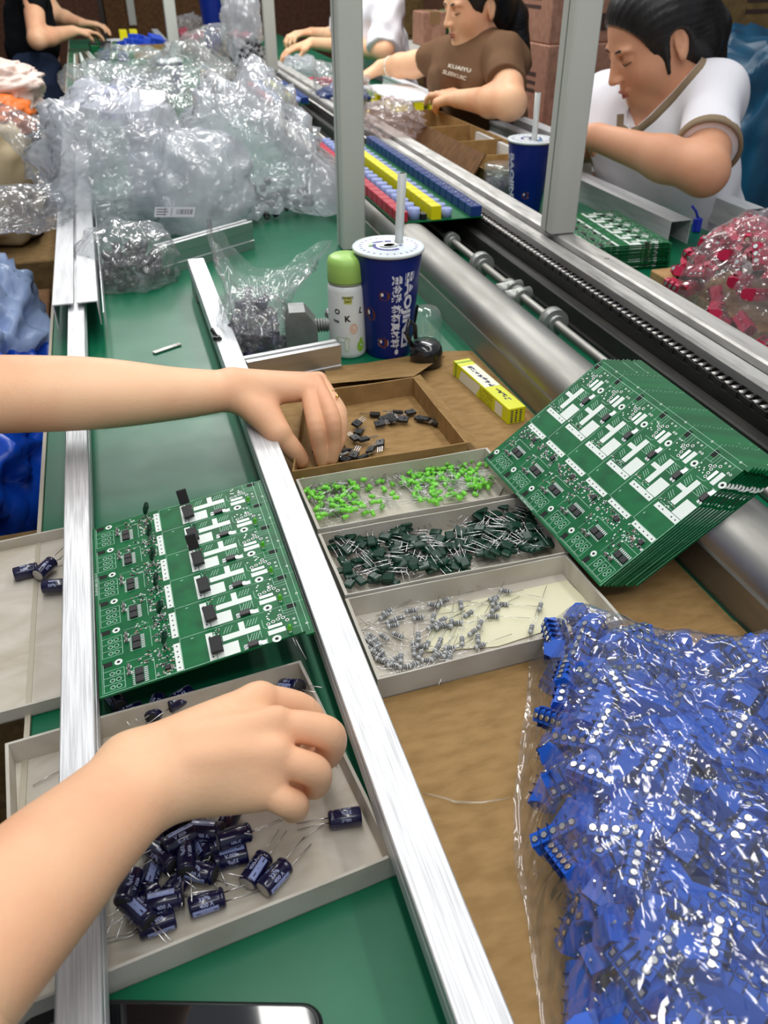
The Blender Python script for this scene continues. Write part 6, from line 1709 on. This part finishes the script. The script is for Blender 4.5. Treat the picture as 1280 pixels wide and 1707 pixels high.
s.chain([SHR, ELR, ELR.lerp(WRR, .4), WRR], [.046, .038, .036, .024], .02)
L_ = build_head(s, TW, 1.03)
# hands as palm and five fingers
def hand(s, Wp, d, nrm, curl=.9, k=1.0, side=1):
    d = d.normalized(); nrm = (nrm-d*nrm.dot(d)).normalized(); sdv = d.cross(nrm).normalized()*side
    pc = Wp+d*.045*k
    for i, (off, L1, sp_) in enumerate(((-.026, .040, -.12), (-.009, .045, -.03), (.009, .042, .05), (.026, .033, .14))):
        kn = Wp+d*.082*k+sdv*off*k; s.cap(Wp+sdv*off*.5*k, kn, .017*k, .0115*k, k=.012)
        p = kn; a = .25*curl; r = .0100*k
        for j, l in enumerate((L1, L1*.62, L1*.5)):
            dd = (d*math.cos(a)-nrm*math.sin(a)+sdv*sp_).normalized(); q = p+dd*l*k; s.cap(p, q, r, r*.9, k=.004); p = q; r *= .9; a += .55*curl
    t0 = Wp+d*.018*k-sdv*.022*k; t1 = Wp+d*.052*k-sdv*.046*k-nrm*.012*k; t2 = t1+(d*.6-nrm*.5+sdv*.15).normalized()*.033*k; t3 = t2+(d*.55-nrm*.55+sdv*.4).normalized()*.026*k
    s.chain([t0, t1, t2, t3], [.015*k, .0125*k, .0105*k, .0085*k], .008)
hand(s, WRL, HDL-WRL, V(-.1, -.2, 1), side=1); hand(s, WRR, cam_pt(912, 236, 1.70)-WRR, V(-.5, .1, 1), side=-1)
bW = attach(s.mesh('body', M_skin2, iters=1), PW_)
M_tee = mat('white_tshirt_cotton', srgb(232, 230, 236), rough=.85, spec=.15, bump=.25, bump_scale=30)
M_trim = mat('taupe_trim', srgb(140, 122, 100), rough=.9, spec=.1)
def cut_poly(s, poly, dmin, dmax):
    X, Y, Z = np.meshgrid(*s.ax, indexing='ij'); P = np.stack([X-cC.x, Y-cC.y, Z-cC.z], -1)
    w_ = P @ np.array(cF); px = 640+FPX*(P @ np.array(cR))/w_; py = 853.5-FPX*(P @ np.array(cU))/w_
    d = np.full(X.shape, 1e9); ins = np.zeros(X.shape, bool); n = len(poly)
    for i in range(n):
        (x1, y1), (x2, y2) = poly[i], poly[(i+1) % n]; ex, ey = x2-x1, y2-y1
        t = np.clip(((px-x1)*ex+(py-y1)*ey)/(ex*ex+ey*ey), 0, 1); d = np.minimum(d, np.hypot(px-x1-t*ex, py-y1-t*ey))
        c = ((y1 > py) != (y2 > py)) & (px < (x2-x1)*(py-y1)/((y2-y1) or 1e-9)+x1); ins ^= c
    sd = np.where(ins, -d, d)*w_/FPX
    sd = np.maximum(sd, np.maximum(w_-dmax, dmin-w_))
    s.d = np.maximum(s.d, -sd).astype(np.float32)
def shirt(name, m, parent, lo, hi, SHL, SHR, CH, PEL, NK, ELL, ELR, sleeve=.52, grow=.008, vneck=None, seed=1, h=.0034, trim=None, fold=.006, cutp=None):
    s = SDF(lo, hi, h); torso(s, grow, SHL=SHL, SHR=SHR, CH=CH, PEL=PEL)
    for S_, E_ in ((SHL, ELL), (SHR, ELR)):
        s.chain([S_, S_.lerp(E_, sleeve)], [.050+grow, .048+grow], .03)
    s.cap(NK.lerp(CH, .35), CH+V(0, 0, .02), .062+grow, .075+grow, k=.03)
    X, Y, Z = np.meshgrid(*s.ax, indexing='ij')
    # soft folds
    rr = np.random.RandomState(seed); f = 0
    for i in range(9):
        w_ = rr.randn(3)*np.array([22, 22, 14]); f = f+np.sin(X*w_[0]+Y*w_[1]+Z*w_[2]+rr.rand()*6+1.5*np.sin(X*w_[1]+Z*w_[0]))/5
    s.d += (f*fold).astype(np.float32)
    # sleeve ends
    for S_, E_ in ((SHL, ELL), (SHR, ELR)):
        d = (E_-S_); L = d.length; d = d/L; pe = S_+d*L*sleeve
        pl = (X-pe.x)*d.x+(Y-pe.y)*d.y+(Z-pe.z)*d.z
        rad = np.sqrt(np.maximum((X-pe.x)**2+(Y-pe.y)**2+(Z-pe.z)**2-pl**2, 0))
        msk = (rad < .095) & (pl > -.02) & (pl < .12)
        s.d = np.where(msk, np.maximum(s.d, pl), s.d).astype(np.float32)
    # neck opening
    if vneck is not None:
        for (a, b, r) in vneck: s.cap(a, b, r, r, k=.004, op='sub')
    if cutp: cut_poly(s, *cutp)
    o = attach(s.mesh(name, m, iters=2), parent)
    return o
FWD = (TW.to_3x3() @ V(1, 0, 0)); FW = V(FWD.x, FWD.y, 0).normalized(); LT = V(-FW.y, FW.x, 0)
VP = cam_pt(1048, 218, 1.55)           # tip of the V on the chest
NB = cam_pt(1172, 88, 1.72); NF = cam_pt(1040, 150, 1.75)
vn = [(NK0+V(0, 0, .03), NK0.lerp(CH, .75), .058)]
for t in (0, .2, .4, .6, .8, 1.0):
    c = CH.lerp(VP, t)+V(0, 0, .03*(1-t)); vn.append((c, c+(VP-CH).normalized()*.02+V(0, 0, .01), .050*(1-t)+.010))
shirt('tshirt', M_tee, PW_, lo, hi, SHL, SHR, CH, PEL, NK0, ELL, ELR, sleeve=.72, vneck=[(NK0+V(0, 0, .03), NK0.lerp(CH, .72), .056)], seed=4, fold=.008, cutp=([(1176, 78), (1164, 104), (1124, 150), (1082, 192), (1062, 210), (1050, 214), (1043, 204), (1046, 188), (1060, 150), (1100, 60)], 1.2, 1.74))
# trim bands: sleeve hem and collar
def hem(S_, E_, t, r, w_, m, parent, name='sleeve_trim'):
    d = (E_-S_).normalized(); c = S_.lerp(E_, t); q = d.to_track_quat('Z', 'Y').to_matrix()
    n = 40; mb = MB()
    prof = [(r, -w_), (r+.003, -w_*.9), (r+.004, 0), (r+.002, .003), (r-.002, .003), (r-.004, -.004)]
    mb.revolve(prof+[prof[0]], n, Matrix.Translation(c) @ q.to_4x4()); attach(mb.build(name, m), parent)
hem(SHL, ELL, .725, .0565, .016, M_trim, PW_); hem(SHR, ELR, .725, .0565, .016, M_trim, PW_)
# collar: a band following the body surface from the nape round to the V tip
def surf_project(ob, p, d):
    inv = ob.matrix_world.inverted(); r = ob.ray_cast(inv @ p, (inv.to_3x3() @ d).normalized()); 
    return ob.matrix_world @ r[1] if r[0] else None
bpy.context.view_layer.update()
tee = [o for o in PW_.children if o.name.startswith('tshirt')][0]
def band(screen_pts, w_, m, parent, name, ob, d0=1.0, lift=.004, n=40):
    """a ribbon laid on the garment along a line, found by casting onto the garment"""
    pts = []
    K = len(screen_pts)
    for i in range(n+1):
        x = i/n*(K-1); a = min(int(x), K-2); f = x-a
        px = screen_pts[a][0]*(1-f)+screen_pts[a+1][0]*f; py = screen_pts[a][1]*(1-f)+screen_pts[a+1][1]*f
        r = (cF + cR*((px-640)/FPX) + cU*((853.5-py)/FPX)).normalized()
        q = surf_project(ob, cC, r)
        if q is not None and q.length > 1.0: pts.append((q, r))
    if len(pts) < 4: return
    mb = MB(); vs = []
    for i, (q, r) in enumerate(pts):
        t = (pts[min(i+1, len(pts)-1)][0]-pts[max(i-1, 0)][0]).normalized(); o = t.cross(r).normalized()
        for a in (-1, -.4, .4, 1): vs.append(q-r*(lift if abs(a) < .9 else -.004)+o*w_*a)
    fs = [(i*4+j, i*4+j+1, (i+1)*4+j+1, (i+1)*4+j) for i in range(len(pts)-1) for j in range(3)]
    mb.add(vs, fs, 0, True); attach(mb.build(name, m), parent)
band([(1184, 86), (1172, 110), (1132, 156), (1090, 199), (1068, 217), (1050, 223), (1036, 210), (1037, 190)], .0105, M_trim, PW_, 'collar_trim', tee)
# hair
def hair(T, parent, k, side_part=True, bun=None, lo=None, hi=None, h=.0032, extra=(), fringe=.050):
    c = T.translation; s = SDF([c.x-.22, c.y-.22, c.z-.26], [c.x+.22, c.y+.22, c.z+.22], h); A = np.array(T.to_3x3())
    def L(x, y, z): return tuple(T @ V(x*k, y*k, z*k))
    s.ell(L(-.018, 0, .036), (.106*k, .088*k, .098*k), A, .01)
    s.ell(L(-.060, 0, -.020), (.058*k, .072*k, .075*k), A, .02)
    # cut away the face and ears
    s.ell(L(.092, 0, -.026), (.062*k, .110*k, .104*k), A, .006, 'sub')
    for sy in (-1, 1): s.ell(L(-.002, sy*.090, -.018), (.026*k, .030*k, .046*k), A, .006, 'sub')
    for a, b, r1, r2 in extra: s.cap(L(*a), L(*b), r1*k, r2*k, k=.010)
    # combed strands
    X, Y, Z = np.meshgrid(*s.ax, indexing='ij'); Pl = (np.stack([X-c.x, Y-c.y, Z-c.z], -1) @ A)
    ang = np.arctan2(Pl[..., 1], Pl[..., 2]+.02); s.d += (.0005*np.sin(ang*52+6*np.sin(Pl[..., 0]*16))+.0004*np.sin(ang*97)).astype(np.float32)
    return attach(s.mesh('hair', M_hair, iters=1), parent)
hair(TW, PW_, 1.04, extra=[((-.080, 0, .01), (-.100, 0, -.03), .048, .042), ((-.100, 0, -.03), (-.095, .0, -.09), .036, .024), ((.022, .073, .01), (.026, .068, -.040), .007, .004)])
def features(T, k, parent):
    def L(x, y, z): return T @ V(x*k, y*k, z*k)
    for sy in (-1, 1):
        attach(MB().tube([L(.0875, sy*.013, .029), L(.0865, sy*.027, .0325), L(.0760, sy*.044, .030)], [.0018, .0026, .0010], 8).build('eyebrow', M_brow), parent)
        attach(MB().tube([L(.0845, sy*.019, .0062), L(.0845, sy*.030, .0040), L(.0770, sy*.043, .0080)], [.0007, .0012, .0007], 6).build('eyelashes', M_brow), parent)
    attach(MB().tube([L(.0905, -.017, -.0475), L(.0955, -.006, -.0450), L(.0955, .006, -.0450), L(.0905, .017, -.0475)], [.0015, .0032, .0032, .0015], 8).tube([L(.0885, -.014, -.0530), L(.0935, 0, -.0555), L(.0885, .014, -.0530)], [.0015, .0040, .0015], 8).build('lips', M_lips), parent)
features(TW, 1.03, PW_)

# --- woman in the brown T-shirt
Hb = cam_pt(793, 12, 2.480)
TB_ = head_frame(Hb, PI+.14, .24, .0)
PBr = empty('person', (Hb.x+.12, Hb.y, -.75), label='seated woman with long black hair in a brown T-shirt with white lettering', cat='person')
SHL = cam_pt(853, 92, 2.376); SHR = cam_pt(728, 92, 2.750)
ELL = cam_pt(850, 172, 2.266); WRL = cam_pt(765, 165, 2.464); ELR = cam_pt(705, 100, 2.882); WRR = cam_pt(635, 112, 2.948)
SHL = cam_pt(840, 97, 2.398); SHR = cam_pt(748, 92, 2.728); ELR = cam_pt(690, 108, 2.860)
NK0 = TB_ @ V(-.035, 0, -.075); CH = (SHL+SHR)/2+V(.01, 0, -.02); PEL = CH+V(.16, -.02, -.50)
pts_ = (Hb, SHL, SHR, ELL, WRL, PEL, WRR, ELR)
lo = [min(p[i] for p in pts_)-.17 for i in range(3)]; hi = [max(p[i] for p in pts_)+.16 for i in range(3)]; lo[2] = -.34
s = SDF(lo, hi, .0042); torso(s, -.008, SHL=SHL, SHR=SHR, CH=CH, PEL=PEL)
s.cap(NK0, CH+V(-.01, 0, .03), .050, .060, k=.03)
s.chain([SHL, ELL, ELL.lerp(WRL, .35), WRL], [.048, .042, .040, .025], .02)
s.chain([SHR, ELR, ELR.lerp(WRR, .4), WRR], [.048, .040, .037, .024], .02)
build_head(s, TB_, 1.0)
hand(s, WRL, cam_pt(725, 148, 2.574)-WRL, V(-.1, -.2, 1), curl=.7, side=1); hand(s, WRR, V(-.5, .1, -.25), V(-.3, 0, 1), side=-1)
attach(s.mesh('body', M_skin, iters=1), PBr)
M_brown = mat('brown_tshirt_cotton', srgb(112, 84, 62), rough=.85, spec=.1, bump=.25, bump_scale=30)
teeB = shirt('tshirt', M_brown, PBr, lo, hi, SHL, SHR, CH, PEL, NK0, ELL, ELR, sleeve=.60, vneck=[(NK0+V(0, 0, .03), NK0.lerp(CH, .72), .058)], seed=9, h=.0042, fold=.010)
bpy.context.view_layer.update()
def decal(lines, ob, parent, m, name):
    mb = MB()
    for body, (x0, y0), (x1, y1), hpx in lines:
        vs, fs = text_geo(body, 1.0, bold=.03); mx = max(v[0] for v in vs); a = Vector((x0, y0)); b = Vector((x1, y1)); dx = (b-a)/mx; up_ = Vector((dx.y, -dx.x)).normalized()*hpx
        out = []
        for v in vs:
            p = a+dx*v[0]+up_*v[1]; r = (cF + cR*((p.x-640)/FPX) + cU*((853.5-p.y)/FPX)).normalized(); q = surf_project(ob, cC, r)
            if q is None: q = cC+r*2.2
            out.append(q-r*.003)
        mb.add(out, fs)
    attach(mb.build(name, m), parent)
M_ltr = mat('cream_lettering', srgb(226, 214, 196), rough=.7)
decal([('KUAIYU', (746, 112), (784, 121), 9), ('SLEEKUIC', (737, 122), (776, 134), 9)], teeB, PBr, M_ltr, 'shirt_lettering')
hair(TB_, PBr, 1.0, extra=[((-.08, 0, .0), (-.12, 0, -.06), .050, .048), ((-.12, 0, -.06), (-.125, .02, -.19), .046, .030)])
features(TB_, 1.0, PBr)
M_bangle = mat('pale_jade', srgb(226, 222, 206), rough=.2)
c = ELR.lerp(WRR, .72); q = (WRR-ELR).normalized().to_track_quat('Z', 'Y').to_matrix()
tag(MB().tube([c+q @ V(.031*math.cos(2*PI*i/20), .031*math.sin(2*PI*i/20), 0) for i in range(21)], .003, 8).build('bangle', M_bangle, auto=True), 'pale bangle on the outstretched wrist of the woman in brown', 'bangle')

# --- seated worker in white, behind the tall post
Hc3 = cam_pt(640, -70, 3.528)
PC = empty('person', (Hc3.x+.1, Hc3.y, -.75), label='worker in a loose white shirt behind the tall near post, head out of frame', cat='person')
SHL = cam_pt(643, 18, 3.382); SHR = cam_pt(585, 12, 3.752); ELL = cam_pt(640, 85, 3.338); WRL = cam_pt(520, 72, 3.752); ELR = cam_pt(570, 62, 3.830); WRR = cam_pt(520, 55, 4.032)
CH = (SHL+SHR)/2; PEL = CH+V(.16, 0, -.5); NK0 = CH+V(0, 0, .14)
pts_ = (SHL, SHR, ELL, WRL, PEL, WRR, ELR); lo = [min(p[i] for p in pts_)-.2 for i in range(3)]; hi = [max(p[i] for p in pts_)+.2 for i in range(3)]; lo[2] = -.34; hi[2] += .22
T3 = head_frame(NK0+V(-.04, 0, .13), PI+.4, .3, 0)
s = SDF(lo, hi, .0055); torso(s, -.006, SHL=SHL, SHR=SHR, CH=CH, PEL=PEL); s.cap(NK0, CH, .05, .06, k=.03); build_head(s, T3, 1.0)
s.chain([SHL, ELL, ELL.lerp(WRL, .35), WRL], [.046, .038, .034, .024], .02); s.chain([SHR, ELR, ELR.lerp(WRR, .35), WRR], [.046, .038, .034, .024], .02)
hand(s, WRL, V(-.6, -.05, -.12), V(-.1, 0, 1), curl=.7); hand(s, WRR, V(-.5, -.2, .0), V(.1, 0, 1), curl=1.2, side=-1)
attach(s.mesh('body', M_skin, iters=1), PC)
shirt('shirt', M_tee, PC, lo, hi, SHL, SHR, CH, PEL, NK0, ELL, ELR, sleeve=.95, seed=3, h=.0055, fold=.012, grow=.014)
hair(T3, PC, 1.0)

# --- worker in black at the far left
PD = empty('person', (-.34, 4.35, -.75), label='worker in black T-shirt and blue jeans standing at the far left, head unseen', cat='person')
SHL = cam_pt(18, -30, 4.3); SHR = cam_pt(62, -40, 4.75); ELL = cam_pt(60, 66, 4.20)
SHL = cam_pt(54, -10, 4.30); ELL = cam_pt(62, 66, 4.22); WRL = cam_pt(122, 52, 4.40); SHR = cam_pt(60, -25, 4.75); ELR = cam_pt(95, 25, 4.75); WRR = cam_pt(135, 38, 4.72)
CH = cam_pt(38, -30, 4.5); PEL = cam_pt(62, 118, 4.55); NK0 = CH+V(.02, 0, .2)
pts_ = (SHL, SHR, ELL, WRL, PEL, WRR, ELR, CH); lo = [min(p[i] for p in pts_)-.24 for i in range(3)]; hi = [max(p[i] for p in pts_)+.24 for i in range(3)]; hi[2] += .30; lo[2] = -.74
s = SDF(lo, hi, .0075); torso(s, 0, SHL=SHL, SHR=SHR, CH=CH, PEL=PEL); s.cap(NK0, CH, .05, .06, k=.03)
T4 = head_frame(NK0+V(.03, 0, .12), .2, .3, 0); build_head(s, T4, 1.0)
s.chain([SHL, ELL, ELL.lerp(WRL, .35), WRL], [.055, .045, .042, .028], .02); s.chain([SHR, ELR, ELR.lerp(WRR, .35), WRR], [.05, .04, .036, .026], .02)
hand(s, WRL, V(.6, .3, -.05), V(0, 0, 1), curl=.8, side=-1); hand(s, WRR, V(.6, -.1, -.05), V(0, 0, 1), curl=.9, side=1)
for dy in (-.10, .10): s.chain([PEL+V(0, dy, -.05), PEL+V(.02, dy, -.35), V(PEL.x+.0, PEL.y+dy, -.72)], [.10, .075, .05], .02)
attach(s.mesh('body', M_skin, iters=1), PD)
M_blacktee = mat('black_tshirt_cotton', (.006, .007, .008, 1), rough=.85, spec=.1)
M_jeans = mat('blue_denim', srgb(36, 52, 82), rough=.85, noise_amt=.4, noise_scale=20, bump=.3)
shirt('tshirt', M_blacktee, PD, lo, hi, SHL, SHR, CH, PEL+V(0, 0, .10), NK0, ELL, ELR, sleeve=.42, seed=6, h=.0075, fold=.010, grow=.012)
s = SDF([PEL.x-.26, PEL.y-.32, -.74], [PEL.x+.30, PEL.y+.32, PEL.z+.12], .0075)
s.cap(PEL+V(0, -.06, .0), PEL+V(0, .06, .0), .130, .130, k=.03)
for dy in (-.10, .10): s.chain([PEL+V(0, dy, -.05), PEL+V(.02, dy, -.35), V(PEL.x, PEL.y+dy, -.70)], [.118, .092, .075], .03)
attach(s.mesh('jeans', M_jeans, iters=2), PD)
hair(T4, PD, 1.0)

# --- clothes of the worker at the left
sL, sR, ch_, pe_, nk_, eL, eR, TA = WORKER
shirt('tshirt', mat('grey_tshirt_cotton', srgb(120, 124, 130), rough=.85, spec=.1), PA, [-.82, -.02, -.40], [-.12, 1.0, .56], sL, sR, ch_, pe_, nk_, eL, eR, sleeve=.5, seed=12, h=.008, fold=.008, grow=.012)
hair(TA, PA, 1.0)
s = SDF([-.80, .20, -.74], [-.14, .74, -.08], .008)
s.cap(pe_+V(0, -.06, 0), pe_+V(0, .06, 0), .125, .125, .03)
for dy in (-.09, .09): s.limb([pe_+V(0, dy, 0), V(-.30, .46+dy, -.22), V(-.30, .46+dy, -.67)], [.105, .082, .066], .02)
attach(s.mesh('trousers', M_jeans, iters=2), PA)
